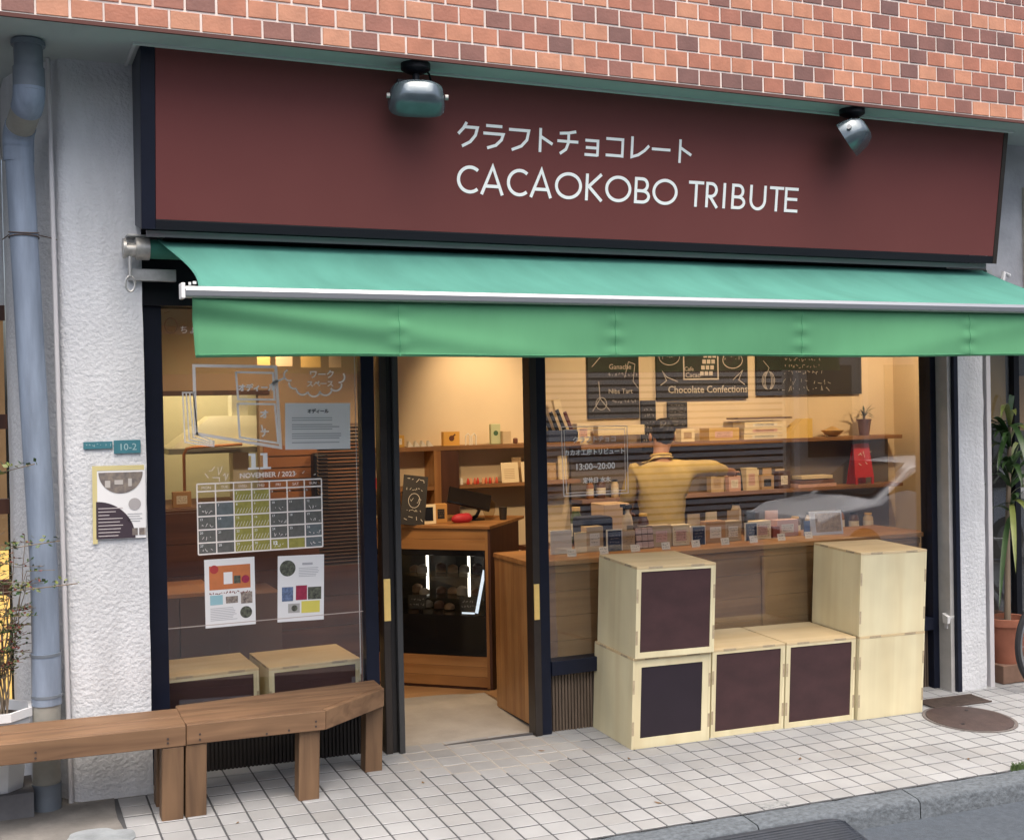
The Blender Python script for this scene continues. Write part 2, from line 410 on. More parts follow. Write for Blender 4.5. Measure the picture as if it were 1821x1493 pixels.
o = blob('cement_patch', -2.95, -.37, .535, .50, .0016, M('damp_cement', (.20, .19, .175), .9, var=.4, vscale=8, bump=.4, bscale=50), jag=.06, seed=5); o.parent = pave
o = blob('cement_patch', -2.56, -.70, .14, .10, .006, M('pale_cement', (.30, .33, .35), .7, var=.4, vscale=9, bump=.4, bscale=40), jag=.16, seed=9); o.parent = pave
o = blob('broken_cement', .58, -1.478, .075, .035, .003, M('broken_cement', (.30, .31, .31), .95, var=.4, vscale=30, bump=.9, bscale=60), jag=.25, seed=4); o.parent = pave
# kerb stones
kerb = tag(bpy.data.objects.new('kerb', None), kind='structure'); col.objects.link(kerb)
for k in range(-6, 8):
    x0, x1 = 1.36+.6*2*k*.83, 1.36+.6*2*(k+1)*.83
    mb = MB(); n = 14
    def kf(u, prof=((-1.525, -.004), (-1.60, -.006), (-1.648, -.014), (-1.662, -.03), (-1.668, -.20))): pass
    prof = [(-1.528, -.09), (-1.528, -.006), (-1.60, -.010), (-1.646, -.016), (-1.660, -.034), (-1.668, -.20)]
    def kfn(u, v, x0=x0+.003, x1=x1-.003):
        i = min(int(v*5+1e-6), 5); y, z = prof[i]; x = x0+(x1-x0)*u
        return (x, y+math.sin(x*37+i)*.0025, G(x, y)+z+math.sin(x*23+i*2)*.002*(i > 0))
    mb.grid(kfn, n, 5); q = kerb
    o = mb.build('kerb_stone', kerb_m, smooth=True, autosm=50); o.parent = kerb

# ================================================================== THE BUILDING
bld = thing('shop_building', 'orange brick tiled building with white stucco pillars above the chocolate shop front', 'building', (0, 0, 0))
mb = MB(); mb.box(-9, 9, -.792, .3, 3.703, 6.4); mb.build('upper_wall', mortar, bld)
mb = MB(); mb.box(-9, 9, -.797, 2.4, 3.690, 3.7025); mb.build('soffit', soffit_m, bld)
mb = MB(); mb.box(-2.31, 3.22, -.60, -.575, 3.678, 3.6895); mb.box(-2.325, -2.31, -.60, -.21, 3.676, 3.6895); mb.build('soffit_trim', soffit_edge, bld)
mb = MB(); mb.box(-9, 9, -.801, -.785, 3.683, 3.7005); mb.build('drip_edge', M('brick_underside', (.10, .035, .028), .8), bld)
# brick tiles
BW, BH = .1425, .0905
bmesh_b = None
def brick(cx, cz):
    global bmesh_b
    if bmesh_b is None:
        m2 = MB(); a, b = BW/2-.0050, BH/2-.0046
        m2.add([(-a, 0, -b), (a, 0, -b), (a, 0, b), (-a, 0, b), (-a+.0025, -.005, -b+.0025), (a-.0025, -.005, -b+.0025), (a-.0025, -.005, b-.0025), (-a+.0025, -.005, b-.0025)],
               [(4, 5, 6, 7), (0, 1, 5, 4), (1, 2, 6, 5), (2, 3, 7, 6), (3, 0, 4, 7)])
        o = m2.build('brick', brick_m, bld); bmesh_b = o.data
    else:
        o = bpy.data.objects.new('brick', bmesh_b); col.objects.link(o); o.parent = bld
    o.location = (cx+random.uniform(-.001, .001), -.792, cz+random.uniform(-.001, .001)); o.rotation_euler = (random.uniform(-.006, .006), random.uniform(-.006, .006), random.uniform(-.006, .006))
far = MB(); cnt = 0
for r in range(0, 28):
    z0 = 3.7035+BH*r
    for i in range(-45, 45):
        cx = -2.756+BW*(i+.5)+(BW/2 if r % 2 else 0); cz = z0+BH/2
        if z0 < 3.752+.1195*(cx+2.9)+.03 and -3.0 < cx < 3.25 and cnt < 299: brick(cx, cz); cnt += 1
        elif z0 < 6.3:
            a, b = BW/2-.0050, BH/2-.0046
            far.add([(cx-a, -.792, cz-b), (cx+a, -.792, cz-b), (cx+a, -.792, cz+b), (cx-a, -.792, cz+b), (cx-a+.002, -.797, cz-b+.002), (cx+a-.002, -.797, cz-b+.002), (cx+a-.002, -.797, cz+b-.002), (cx-a+.002, -.797, cz+b-.002)],
                    [(4, 5, 6, 7), (0, 1, 5, 4), (1, 2, 6, 5), (2, 3, 7, 6), (3, 0, 4, 7)])
o = far.build('brick_field', brick_far, bld); o['kind'] = 'stuff'
# stucco pillars with a hand-trowelled uneven face
def stucco_prism(name, poly, z0, z1, seed=0, amp=.004, step=.05):
    """closed outline extruded, finely divided and roughened"""
    pts = []
    for i in range(len(poly)):
        a, b = Vector(poly[i]), Vector(poly[(i+1) % len(poly)]); n = max(1, int((b-a).length/step))
        pts += [a.lerp(b, k/n) for k in range(n)]
    nz = int((z1-z0)/step); N = len(pts); m2 = MB()
    import mathutils
    c = sum(pts, Vector((0, 0)))/N
    for j in range(nz+1):
        z = z0+(z1-z0)*j/nz
        for p in pts:
            d = (p-c).normalized(); h = mathutils.noise.noise(Vector((p.x*6+seed, p.y*6, z*5)))*amp+mathutils.noise.noise(Vector((p.x*22+seed, p.y*22, z*20)))*amp*.4
            m2.v.append((p.x+d.x*h, p.y+d.y*h, z))
    for j in range(nz):
        for i in range(N): m2._f((j*N+i, j*N+(i+1) % N, (j+1)*N+(i+1) % N, (j+1)*N+i))
    return m2.build(name, stucco, bld, smooth=True, autosm=70)
stucco_prism('pillar', [(-2.262, -.2), (-2.60, -.2), (-2.632, -.186), (-2.66, -.14), (-2.80, .05), (-2.875, .28), (-2.885, .5), (-2.262, .5)], -.06, 3.692, 1)
stucco_prism('pillar', [(3.345, -.17), (3.345, .12), (3.10, .12), (3.10, -.17)], -.14, 2.70, 4)
mb = MB(); mb.box(3.385, 3.425, -.165, .1, -.13, 2.75); mb.build('pillar_corner_strip', M('pale_mauve_metal', (.56, .54, .55), .6), bld, bevel=.004)
mb = MB(); mb.box(3.036, 3.07, -.155, .05, -.14, 2.62); mb.build('pillar_return', M('pale_return', (.46, .45, .44), .8, var=.2, vscale=8), bld)
mb = MB(); mb.box(3.068, 3.106, -.185, -.13, -.13, 2.62); mb.build('corner_post', navy, bld, bevel=.003)
# wall of the next property beyond the sign, upper right
mb = MB(); mb.box(3.30, 6.5, -.26, .35, 2.62, 3.69); mb.build('side_wall', M('grey_stained_wall', (.46, .47, .50), .85, var=.35, vscale=3, bump=.4, bscale=40), bld)
mb = MB(); mb.box(3.64, 3.70, -.30, -.26, 2.7, 3.4); mb.build('side_pilaster', M('stained_plaster', (.56, .50, .43), .9, var=.35, vscale=6), bld)
mb = MB(); mb.box(-2.262, 3.10, -.10, .10, 2.50, 3.69); mb.build('lintel', blackm, bld)
mb = MB(); mb.box(-2.262, 3.2, -.21, -.10, 2.86, 3.69); mb.build('sign_backing', blackm, bld)

# ---- interior shell
def struct(name, m2, mat): return tag(m2.build(name, mat), kind='structure')
struct('shop_floor', MB().box(-2.262, 4.75, .951, 3.6, -.10, .036), floorwood)
struct('shop_floor', MB().box(-2.262, -.97, .08, .95, -.1, .012), floorwood)
struct('shop_floor', MB().box(.02, 4.75, .12, .95, -.25, .048), floorwood)
struct('back_wall', MB().box(-.55, 4.75, 2.20, 2.30, .036, 2.78), wallwarm)
struct('back_wall', MB().box(-2.4, -.55, 2.90, 3.0, .036, 2.78), wallcream)
struct('side_wall', MB().box(4.66, 4.76, .13, 2.3, .036, 2.78), wallwarm)
struct('side_wall', MB().box(-2.36, -2.262, .501, 3.0, .036, 2.78), wallcream)
struct('side_wall', MB().box(3.40, 4.75, .125, .16, -.1, 2.78), wallwarm)
struct('shop_ceiling', MB().box(-2.4, 4.75, .10, 3.0, 2.78, 2.86), ceil_m)
# partition with the pass-through into the kitchen
p = MB(); p.box(-2.262, -.60, 1.60, 1.68, 2.060, 2.78); p.box(-2.262, -1.965, 1.60, 1.68, 1.31, 2.06); p.box(-1.312, -.60, 1.60, 1.68, 1.31, 2.06)
part_w = struct('partition_wall', p, walltan)
o = MB().box(-2.262, -1.24, 1.585, 1.602, 2.062, 2.092).build('lintel', darkwood, part_w)
for i in range(9):
    z = 1.335+i*.078
    MB().box(-1.29, -.60, 1.583, 1.599, z, z+.068).build('cladding_board', M('copper_wood', (.36, .15, .06), .5, var=.2, vscale=3), part_w) if i < 5 else None
for i in range(6):
    z = .05+i*.208; MB().box(-2.262, -.60, 1.575, 1.60, z, z+.204).build('panel_board', walnut, part_w, bevel=.002)
struct('partition_base', MB().box(-2.262, -.60, 1.60, 1.68, .036, 1.31), walnut)

# ================================================================== SHOP FRONT
def ribbed(parent, x0, x1, z0, z1, y, pitch=.021, mat=None):
    m2 = MB(); n = int((x1-x0)/pitch)
    m2.box(x0, x1, y+.006, y+.02, z0, z1)
    for i in range(n):
        x = x0+(i+.5)*(x1-x0)/n; m2.box(x-.0065, x+.0065, y-.006, y+.006, z0, z1)
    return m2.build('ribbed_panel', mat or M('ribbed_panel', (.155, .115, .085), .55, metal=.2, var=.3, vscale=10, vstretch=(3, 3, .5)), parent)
wl = thing('shop_window', 'tall navy framed shop window left of the open doorway behind the bench', 'window', (-1.6, 0, 0))
def wpart(name, mat, parent, *bx, bevel=.003):
    m2 = MB()
    for b in bx: m2.box(*b)
    return m2.build(name, mat, parent, world=True, bevel=bevel)
wpart('jamb', navy, wl, (-2.262, -2.155, -.07, .06, -.02, 2.50))
wpart('jamb', navy, wl, (-1.085, -1.01, -.03, .05, -.02, 2.50))
wpart('head_rail', navy, wl, (-2.155, -1.085, -.04, .05, 2.50, 2.60))
wpart('sill', navy, wl, (-2.155, -1.085, -.04, .06, .30, .37))
m2 = ribbed(wl, -2.155+1.6, -1.085+1.6, .0, .30, .03, mat=M('ribbed_panel_bench_shade', (.018, .014, .012), .7))  # under-bench shade is painted into this near-black panel colour
wpart('pane', gplane, wl, (-2.155, -1.085, .0, .006, .37, 2.50), bevel=0)
wpart('blind_cord', whitepl, wl, (-1.107, -1.103, .02, .024, .47, 2.4), bevel=0)
wpart('film_seam', M('film_edge', (.5, .42, .38), .6), wl, (-2.15, -1.09, -.003, -.001, .822, .826), bevel=0)

wr = thing('shop_window', 'wide navy framed shop window right of the doorway behind the plywood cubes', 'window', (1.5, 0, 0))
wpart('jamb', navy, wr, (-.018, .048, -.035, .06, -.03, 2.50))
wpart('jamb', navy, wr, (2.984, 3.034, -.05, .06, -.14, 2.50))
wpart('head_rail', navy, wr, (.048, 2.984, -.04, .05, 2.50, 2.60))
wpart('sill', navy, wr, (.048, 2.984, -.05, .06, .345, .43))
ribbed(wr, .048-1.5, 2.984-1.5, -.12, .345, .01)
wpart('pane', gplane, wr, (.048, 2.984, .0, .006, .43, 2.50), bevel=0)

dr = thing('sliding_door', 'dark bronze sliding door frame around the open entrance with brass pulls', 'door', (-.46, 0, 0))
wpart('stile', bronze, dr, (-.985, -.945, -.045, .045, .0, 2.50), bevel=.004)
wpart('stile', M('bronze_frame_dark', (.016, .014, .014), .4), dr, (-.943, -.912, -.03, .04, .0, 2.50), bevel=.004)
wpart('stile', M('bronze_frame_grey', (.060, .060, .060), .4, metal=.3), dr, (-.911, -.878, -.06, .03, .0, 2.50), bevel=.004)
wpart('stile', bronze, dr, (-.066, -.020, -.05, .05, .0, 2.50), bevel=.004)
wpart('top_track', bronze, dr, (-.878, -.066, -.05, .05, 2.44, 2.52))
wpart('floor_track', M('track_metal', (.14, .14, .145), .45, metal=.5), dr, (-.878, -.066, -.012, .012, .004, .012), bevel=0)
wpart('pull_plate', brass, dr, (-.984, -.946, -.054, -.0455, .765, 1.0), bevel=.002)
wpart('pull_plate', brass, dr, (-.064, -.030, -.059, -.0505, .69, .90), bevel=.002)

# ------------------------------------------------------------------ sign board (tilted forward)
yt, zt, yb, zb = -.575, 3.685, -.465, 2.885
SL = math.hypot(yt-yb, zt-zb); tilt = math.atan2(yb-yt, zt-zb)
sg = thing('signboard', 'long maroon shop sign board with white lettering under the brick wall', 'sign', (0, yb, zb), (tilt, 0, 0))
MB().box(-2.222, 3.150, 0, .02, .0, SL-.004).build('panel', maroon, sg)
f = MB(); f.box(-2.290, -2.224, -.004, .05, -.05, SL-.003); f.build('frame', navy, sg, bevel=.003)
f = MB(); f.box(3.152, 3.188, -.004, .05, -.05, SL-.003); f.build('frame', bronze, sg, bevel=.003)
f = MB(); f.box(-2.2235, 3.1515, -.002, .05, -.05, -.002); f.build('frame', blackm, sg, bevel=.002)
f = MB(); f.add([(-2.289, .05, -.05), (-2.289, .05, SL-.003), (-2.289, .355, SL-.05), (-2.289, .27, -.03), (-2.27, .05, -.05), (-2.27, .05, SL-.003), (-2.27, .355, SL-.05), (-2.27, .27, -.03)],
    [(0, 1, 2, 3), (7, 6, 5, 4), (0, 4, 5, 1), (1, 5, 6, 2), (2, 6, 7, 3), (3, 7, 4, 0)]); f.build('side_panel', M('sign_side', (.045, .052, .075), .5, var=.3, vscale=6), sg)
f = MB(); f.box(-2.26, 3.15, .05, .07, -.085, -.055); f.build('bottom_flashing', M('flashing', (.25, .22, .24), .5), sg)
def arc(cx, cz, rx, rz, a0, a1, n=28): return [(cx+rx*math.cos(R(a0+(a1-a0)*i/n)), cz+rz*math.sin(R(a0+(a1-a0)*i/n))) for i in range(n+1)]
SW = .0175; B0, T0 = .2075+SW/2, .3545-SW/2; HM = (B0+T0)/2
def letter(ch, x0, x1):
    a, b = x0+SW/2, x1-SW/2; hz = (T0-B0)/2
    if ch == 'C': return [arc(a+.066, HM, .066, hz, 48, 312)]
    if ch == 'O': return [arc((a+b)/2, HM, (b-a)/2, hz, 90, 450, 40)]
    if ch == 'A': m_ = (a+b)/2; return [[(a, .2075), (m_, .356), (b, .2075)], [(a+(b-a)*.2, B0+.036), (b-(b-a)*.2, B0+.036)]]
    if ch == 'K': return [[(a, .2075), (a, .3545)], [(b-.004, .3545), (a+.012, HM+.004), (b+.002, .2075)]]
    if ch == 'B': r1, r2 = .0335, .040; return [[(a, .2075), (a, .3545)], [(a, T0), (b-.045, T0)]+arc(b-.045, T0-r1, .034, r1, 90, -90, 14)+[(a, T0-2*r1)], [(b-.045, T0-2*r1)]+arc(b-.042, B0+(T0-2*r1-B0)/2, .042, (T0-2*r1-B0)/2, 90, -90, 14)+[(a, B0)]]
    if ch == 'T': m_ = (x0+x1)/2; return [[(x0, T0), (x1, T0)], [(m_, .2075), (m_, T0)]]
    if ch == 'R': r1 = .037; return [[(a, .2075), (a, .3545)], [(a, T0), (b-.045, T0)]+arc(b-.045, T0-r1, .038, r1, 90, -90, 14)+[(a, T0-2*r1)], [(b-.05, T0-2*r1), (b+.002, .2075)]]
    if ch == 'I': m_ = (x0+x1)/2; return [[(m_, .2075), (m_, .3545)]]
    if ch == 'U': rx = (b-a)/2; return [[(a, .3545), (a, B0+.052)]+arc((a+b)/2, B0+.052, rx, .052, 180, 360, 18)+[(b, .3545)]]
    if ch == 'E': return [[(a, .2075), (a, .3545)], [(a, T0), (x1, T0)], [(a, HM+.004), (x1-.006, HM+.004)], [(a, B0), (x1, B0)]]
for ch, x0, x1 in (('C', -.676, -.551), ('A', -.541, -.402), ('C', -.386, -.256), ('A', -.250, -.112), ('O', -.097, .070), ('K', .092, .203), ('O', .217, .384), ('B', .405, .508), ('O', .523, .69),
                   ('T', .764, .867), ('R', .882, .970), ('I', .999, 1.022), ('B', 1.062, 1.160), ('U', 1.190, 1.308), ('T', 1.332, 1.434), ('E', 1.443, 1.541)):
    m2 = MB()
    for k, s in enumerate(letter(ch, x0, x1)): m2.stroke(s, SW, -.0026-.0002*k, -.0005)
    m2.build('letter', white, sg)
KANA = {'ku': [[(.42, 1), (.27, .75), (.02, .5)], [(.34, .80), (.96, .80), (.87, .48), (.62, .2), (.22, 0)]],
 'ra': [[(.14, .95), (.9, .95)], [(.02, .62), (.96, .62), (.88, .38), (.62, .13), (.22, 0)]],
 'fu': [[(0, .93), (.96, .93), (.88, .5), (.62, .2), (.16, 0)]],
 'to': [[(.08, 1), (.08, 0)], [(.08, .66), (1, .36)]],
 'chi': [[(.88, 1), (.52, .92), (.1, .88)], [(0, .55), (1, .55)], [(.53, .92), (.53, .5), (.42, .2), (.14, 0)]],
 'yo': [[(.02, .94), (.94, .94), (.94, 0)], [(.08, .5), (.94, .5)], [(0, .06), (.94, .06)]],
 'ko': [[(0, .92), (.94, .92), (.94, 0)], [(0, .08), (.94, .08)]],
 're': [[(.06, 1), (.06, .05), (.42, .16), (.76, .38), (1, .62)]], 'bar': [[(0, .5), (1, .5)]]}
for ch, x0, x1, z1, z0 in (('ku', -.678, -.563, .578, .453), ('ra', -.535, -.412, .575, .453), ('fu', -.384, -.262, .567, .453), ('to', -.203, -.122, .580, .452), ('chi', -.093, .035, .575, .452),
                           ('yo', .077, .163, .540, .452), ('ko', .210, .322, .562, .455), ('re', .369, .486, .577, .458), ('bar', .505, .627, .534, .500), ('to', .685, .768, .582, .450)):
    m2 = MB()
    for k, s in enumerate(KANA[ch]): m2.stroke([(x0+(x1-x0)*a, z0+(z1-z0)*b) for a, b in s], .0155, -.0026-.0002*k, -.0005)
    m2.build('letter', white, sg)

# ------------------------------------------------------------------ flood lights hung from the soffit
lampbody = M('floodlight_grey', (.115, .15, .175), .22, metal=.35, var=.35, vscale=9, coat=.5)
lampglass = M('floodlight_lens', (.035, .075, .095), .08, coat=.8)
def flood(label, x, y, z, ry, rz, rx):
    t = thing('floodlight', label, 'light', (x, y, 3.690), (0, 0, 0), 'floodlights over the sign')
    m2 = MB(); m2.lathe([(.075, 0), (.075, -.03), (.05, -.045), (.03, -.05)], n=20); m2.build('mounting_plate', blackm, t, smooth=True)
    m2 = MB(); m2.tube([(0, 0, -.04), (0, -.005, -.09)], .018, 10); m2.box(-.10, .10, -.012, .012, -.10, -.088)
    m2.build('bracket', blackm, t)
    hd = MB()
    # bowl: rounded rectangular body tapering to the back
    secs = [(-.085, .055, .030), (-.075, .085, .05), (-.03, .128, .072), (.03, .143, .084), (.055, .146, .086)]
    n = 28
    for yy, a, b in secs:
        hd.v += [(a*math.copysign(abs(math.cos(2*math.pi*k/n))**.55, math.cos(2*math.pi*k/n)), yy, b*math.copysign(abs(math.sin(2*math.pi*k/n))**.55, math.sin(2*math.pi*k/n))) for k in range(n)]
    for i in range(len(secs)-1):
        for k in range(n): hd._f((i*n+k, i*n+(k+1) % n, (i+1)*n+(k+1) % n, (i+1)*n+k))
    hd._f(tuple(range(n))[::-1])
    h = hd.build('lamp_head', lampbody, t, loc=(0, z[0], z[1]), rot=(rx, ry, rz), smooth=True, autosm=50)
    ln = MB(); yy, a, b = .048, .138, .078
    ln.prism([(a*math.copysign(abs(math.cos(2*math.pi*k/n))**.55, math.cos(2*math.pi*k/n)), b*math.copysign(abs(math.sin(2*math.pi*k/n))**.55, math.sin(2*math.pi*k/n))) for k in range(n)], .04, .05, 'y')
    ln.build('lens', lampglass, h)
    for s in (-1, 1): MB().tube([(s*.140, .0, 0), (s*.156, 0, 0)], .014, 10).build('pivot_bolt', galv, h)
    return t
flood('left grey floodlight seen square on hanging over the maroon sign', -.965, -.70, (-.02, -.17), R(0), R(-12), R(-18))
flood('right grey floodlight turned sideways near the far end of the sign', 1.80, -.70, (-.02, -.16), R(8), R(38), R(-30))

# ------------------------------------------------------------------ awning
aw = thing('awning', 'green fabric roller awning with hanging valance across the shop front', 'awning', (.5, -.3, 2.6))
X0, X1 = -2.20, 3.22
seams = (-1.254, -.120, 1.018, 2.199)
def canopy(u, v):
    x = X0+(X1-X0)*u+.052*v*(1-u)*1.0
    y = -.30-.90*v
    z = 2.812+(2.488-2.812)*v-.035*math.sin(math.pi*v)*(1-.3*math.sin(u*40)*.1)+.004*math.sin(u*26+v*3)*v*(1-v)*4
    if u < .05: x += .06*math.sin(math.pi*v)*(1-u/.05)
    for s_ in seams: z -= .003*math.exp(-((x-s_)/.02)**2)*math.sin(math.pi*min(1, v*1.1))
    z += .003*math.sin(x*3.3+v*5)*math.sin(math.pi*v)
    return (x, y, z)
m2 = MB(); m2.grid(canopy, 240, 16); o = m2.build('canopy', awn_top, aw, world=True, smooth=True)
sm = o.modifiers.new('solid', 'SOLIDIFY'); sm.thickness = .0012
def val(u, v):
    x = -2.178+(3.22+2.178)*u; z = 2.440-(2.440-2.186)*v
    y = -1.198+v*.004
    y += .010*math.sin(x*2.1+.8)*v+.006*math.sin(x*5.3+v*2.5)*v
    for s in seams: y += -.006*math.exp(-((x-s)/.012)**2)+.0045*math.sin(v*19+s*3)*math.exp(-((x-s)/.045)**2)+.006*math.exp(-((x-s+.07)/.05)**2)*v
    d = (x+2.17)
    y += -.020*math.exp(-((d*.55-v*1.0+.05)/.20)**2)*math.exp(-d/1.2)+.014*math.exp(-((d*.55-v*1.0+.35)/.2)**2)*math.exp(-d/1.0)
    dr_ = (3.1-x); y += -.010*math.exp(-((dr_*.6-v*1.0)/.2)**2)*math.exp(-max(0, dr_)/1.0)
    z += .004*math.sin(x*3.1)*v
    return (x+.012*v*(1-u), y, z)
m2 = MB(); m2.grid(val, 220, 16); o = m2.build('valance', awn_val, aw, world=True, smooth=True, autosm=80)
sm = o.modifiers.new('solid', 'SOLIDIFY'); sm.thickness = .0012
m2 = MB(); pr = [(-1.235, 2.445), (-1.235, 2.470), (-1.222, 2.488), (-1.195, 2.491), (-1.180, 2.480), (-1.180, 2.448), (-1.190, 2.438), (-1.225, 2.438)]
m2.prism(pr, -2.208, 3.30, 'x'); m2.build('front_bar', steel, aw, world=True, bevel=.003)
m2 = MB(); m2.prism([(-1.24, 2.434), (-1.24, 2.50), (-1.172, 2.50), (-1.172, 2.434)], -2.226, -2.209, 'x'); m2.build('end_cap', whitepl, aw, world=True, bevel=.003)
m2 = MB(); m2.tube([(-2.165, -1.205, 2.498), (-2.165, -1.205, 2.510)], .008, 8); m2.tube([(-2.185, -1.205, 2.494), (-2.185, -1.205, 2.506)], .006, 8); m2.build('end_screw', whitepl, aw, world=True)
m2 = MB(); m2.tube([(-2.25, -.29, 2.762), (3.22, -.29, 2.762)], .048, 16); m2.build('roller_tube', M('rolled_cloth', (.03, .16, .11), .8), aw, world=True, smooth=True)
m2 = MB(); m2.tube([(-2.30, -.29, 2.762), (-2.235, -.29, 2.762)], .055, 18); m2.tube([(-2.345, -.29, 2.755), (-2.30, -.29, 2.755)], .036, 14); m2.tube([(-2.36, -.29, 2.762), (-2.345, -.29, 2.762)], .05, 14)
m2.build('gear_housing', M('gear_metal', (.55, .54, .50), .4, metal=.5, var=.4, vscale=25), aw, world=True, smooth=True)
for q in ((-2.33, -2.10, -.24, -.20, 2.61, 2.67), (-2.34, -2.16, -.30, -.19, 2.820, 2.832)): MB().box(*q).build('wall_bracket', galv, aw, world=True, bevel=.003)
m2 = MB(); m2.tube([(-2.330, -.315, 2.72), (-2.332, -.32, 2.62)], .009, 8); lp = [(-2.332+.022*math.sin(2*math.pi*k/16), -.32, 2.585-.038*math.cos(2*math.pi*k/16)) for k in range(17)]; m2.tube(lp, .0055, 6)
m2.build('crank_loop', galv, aw, world=True, smooth=True)
m2 = MB(); m2.box(-2.24, -2.12, -1.12, -.30, 2.40, 2.44) if False else None
m2 = MB(); m2.tube([(-1.9, -.24, 2.66), (-.9, -.72, 2.50), (-1.9, -1.17, 2.45)], .02, 8); m2.build('folding_arm', galv, aw, world=True)
m2 = MB(); m2.tube([(2.9, -.24, 2.66), (1.9, -.72, 2.50), (2.9, -1.17, 2.45)], .02, 8); m2.build('folding_arm', galv, aw, world=True)
m2 = MB(); m2.box(3.225, 3.27, -.34, -.2, 2.70, 2.81); m2.tube([(3.27, -.28, 2.74), (3.34, -.30, 2.72), (3.36, -.32, 2.62)], .014, 8); m2.build('end_bracket', galv, aw, world=True)

# ------------------------------------------------------------------ drain pipe
dp = thing('drainpipe', 'weathered blue grey drainpipe running down beside the left stucco pillar', 'pipe', (-2.78, -.45, .0))
rP = .064
m2 = MB(); m2.tube([(-2.776, -.453, 3.692), (-2.776, -.453, 3.43)], rP, 24); m2.build('upper_pipe', pipe_d, dp, world=True, smooth=True)
m2 = MB(); m2.tube([(-2.776, -.453, 3.56), (-2.776, -.453, 3.45)], rP+.006, 24); m2.build('coupling', pipe_d, dp, world=True, smooth=True)
m2 = MB(); m2.lathe([(rP+.012, 0), (rP+.012, .02)], (-2.776, -.453, 3.66), 24); m2.build('coupling', pipe_d, dp, world=True, smooth=True)
def bend(p, a, b, r, n=8):
    p, a, b = Vector(p), Vector(a), Vector(b); s = p+(a-p).normalized()*r; e = p+(b-p).normalized()*r
    return [((1-t)**2)*s+2*t*(1-t)*p+t*t*e for t in [i/n for i in range(n+1)]]
A, Bq, Cq, D = (-2.776, -.453, 3.50), (-2.776, -.453, 3.41), (-2.822, -.235, 3.30), (-2.822, -.225, 3.0)
m2 = MB(); m2.tube(bend(Bq, A, Cq, .06), rP+.007, 24); m2.build('elbow', pipe_m, dp, world=True, smooth=True)
m2 = MB(); m2.tube(bend(Cq, Bq, D, .06), rP+.007, 24); m2.build('elbow', pipe_m, dp, world=True, smooth=True)
m2 = MB(); m2.tube([(-2.787, -.40, 3.383), (-2.811, -.288, 3.326)], rP+.003, 24); m2.build('joint_sleeve', pipe_l, dp, world=True, smooth=True)
m2 = MB(); m2.tube([(-2.822, -.232, 3.26), (-2.821, -.226, 3.17)], rP+.006, 24); m2.build('coupling', pipe_m, dp, world=True, smooth=True)
m2 = MB(); m2.tube([(-2.822, -.232, 3.28), (-2.79, -.22, 2.30), (-2.752, -.215, 1.2), (-2.752, -.215, .75)], rP, 28); m2.build('main_pipe', pipe_m, dp, world=True, smooth=True)
m2 = MB(); m2.tube([(-2.752, -.215, .80), (-2.754, -.215, .55)], rP+.005, 28); m2.build('coupling', pipe_m, dp, world=True, smooth=True)
for z_ in (.80, .60): m2 = MB(); m2.tube([(-2.753, -.215, z_), (-2.753, -.215, z_-.014)], rP+.0075, 28); m2.build('coupling_ring', pipe_d, dp, world=True, smooth=True)
m2 = MB(); m2.tube([(-2.754, -.215, .56), (-2.764, -.215, .12)], rP, 28); m2.build('lower_pipe', pipe_l, dp, world=True, smooth=True)
m2 = MB(); m2.tube([(-2.763, -.215, .17), (-2.766, -.215, .0)], rP+.004, 28); m2.build('base_socket', pipe_d, dp, world=True, smooth=True)
m2 = MB()
for z_, dz in ((2.83, .01), (2.805, -.006)):
    m2.tube([(-2.806+(rP+.004)*math.cos(2*math.pi*k/20), -.226+(rP+.004)*math.sin(2*math.pi*k/20), z_+dz*math.sin(2*math.pi*k/20*1.0)) for k in range(21)], .003, 5)
m2.tube([(-2.742, -.226, 2.82), (-2.70, -.20, 2.815), (-2.655, -.19, 2.805)], .003, 5); m2.tube([(-2.87, -.21, 2.82), (-2.90, -.10, 2.81)], .003, 5)
m2.build('binding_wire', M('rusty_wire', (.10, .07, .055), .8), dp, world=True)
# thin white cable pipe in the corner of the pillar
cp = MB(); cp.tube([(-2.678, -.190, 3.685), (-2.672, -.190, 2.75), (-2.664, -.190, 1.5), (-2.652, -.190, .02)], .012, 10)
o = cp.build('cable_conduit', M('conduit', (.58, .57, .58), .6)); tag(o, 'thin pale cable conduit running up the stucco pillar right of the drainpipe', 'conduit')

# ------------------------------------------------------------------ address plates and flyer on the pillar
teal = M('teal_plate', (.055, .20, .245), .45, var=.15, vscale=30)
palet = M('plate_print', (.36, .50, .52), .6)
t = thing('address_plate', 'narrow teal street name plate on the left stucco pillar', 'plate', (-2.49, -.211, 1.795))
MB().box(-.068, .068, 0, .005, -.016, .020).build('plate', teal, t, bevel=.001)
m2 = MB(); random.seed(3); scribble(m2, -.058, .052, -.006, .016, .0022, -.0002); m2.build('lettering', palet, t)
t = thing('address_plate', 'larger teal house number plate reading 10-2 on the left stucco pillar', 'plate', (-2.352, -.213, 1.785))
MB().box(-.064, .064, 0, .005, -.032, .034).build('plate', teal, t, bevel=.001)
text('10-2', .048, .002, -.016, -.0006, palet, t, align='CENTER')
t = thing('flyer', 'laminated flyer with round photo and brown quarter circle taped to the pillar', 'poster', (-2.388, -.212, 1.51), (0, R(.6), 0))
MB().box(-.118, .118, 0, .002, -.18, .18).build('sheet', paper, t)
yw = M('yellow_tape', (.62, .54, .26), .7)
m2 = MB(); m2.rect(-.134, -.112, -.20, .176, -.0005, .0008); m2.rect(-.134, .112, .160, .184, -.0006, .0008); m2.build('tape', yw, t)
m2 = MB(); brn = M('flyer_brown', (.045, .030, .042), .6); pic = M('flyer_photo', (.30, .25, .20), .6, var=.7, vscale=30, dark=(.10, .09, .10))
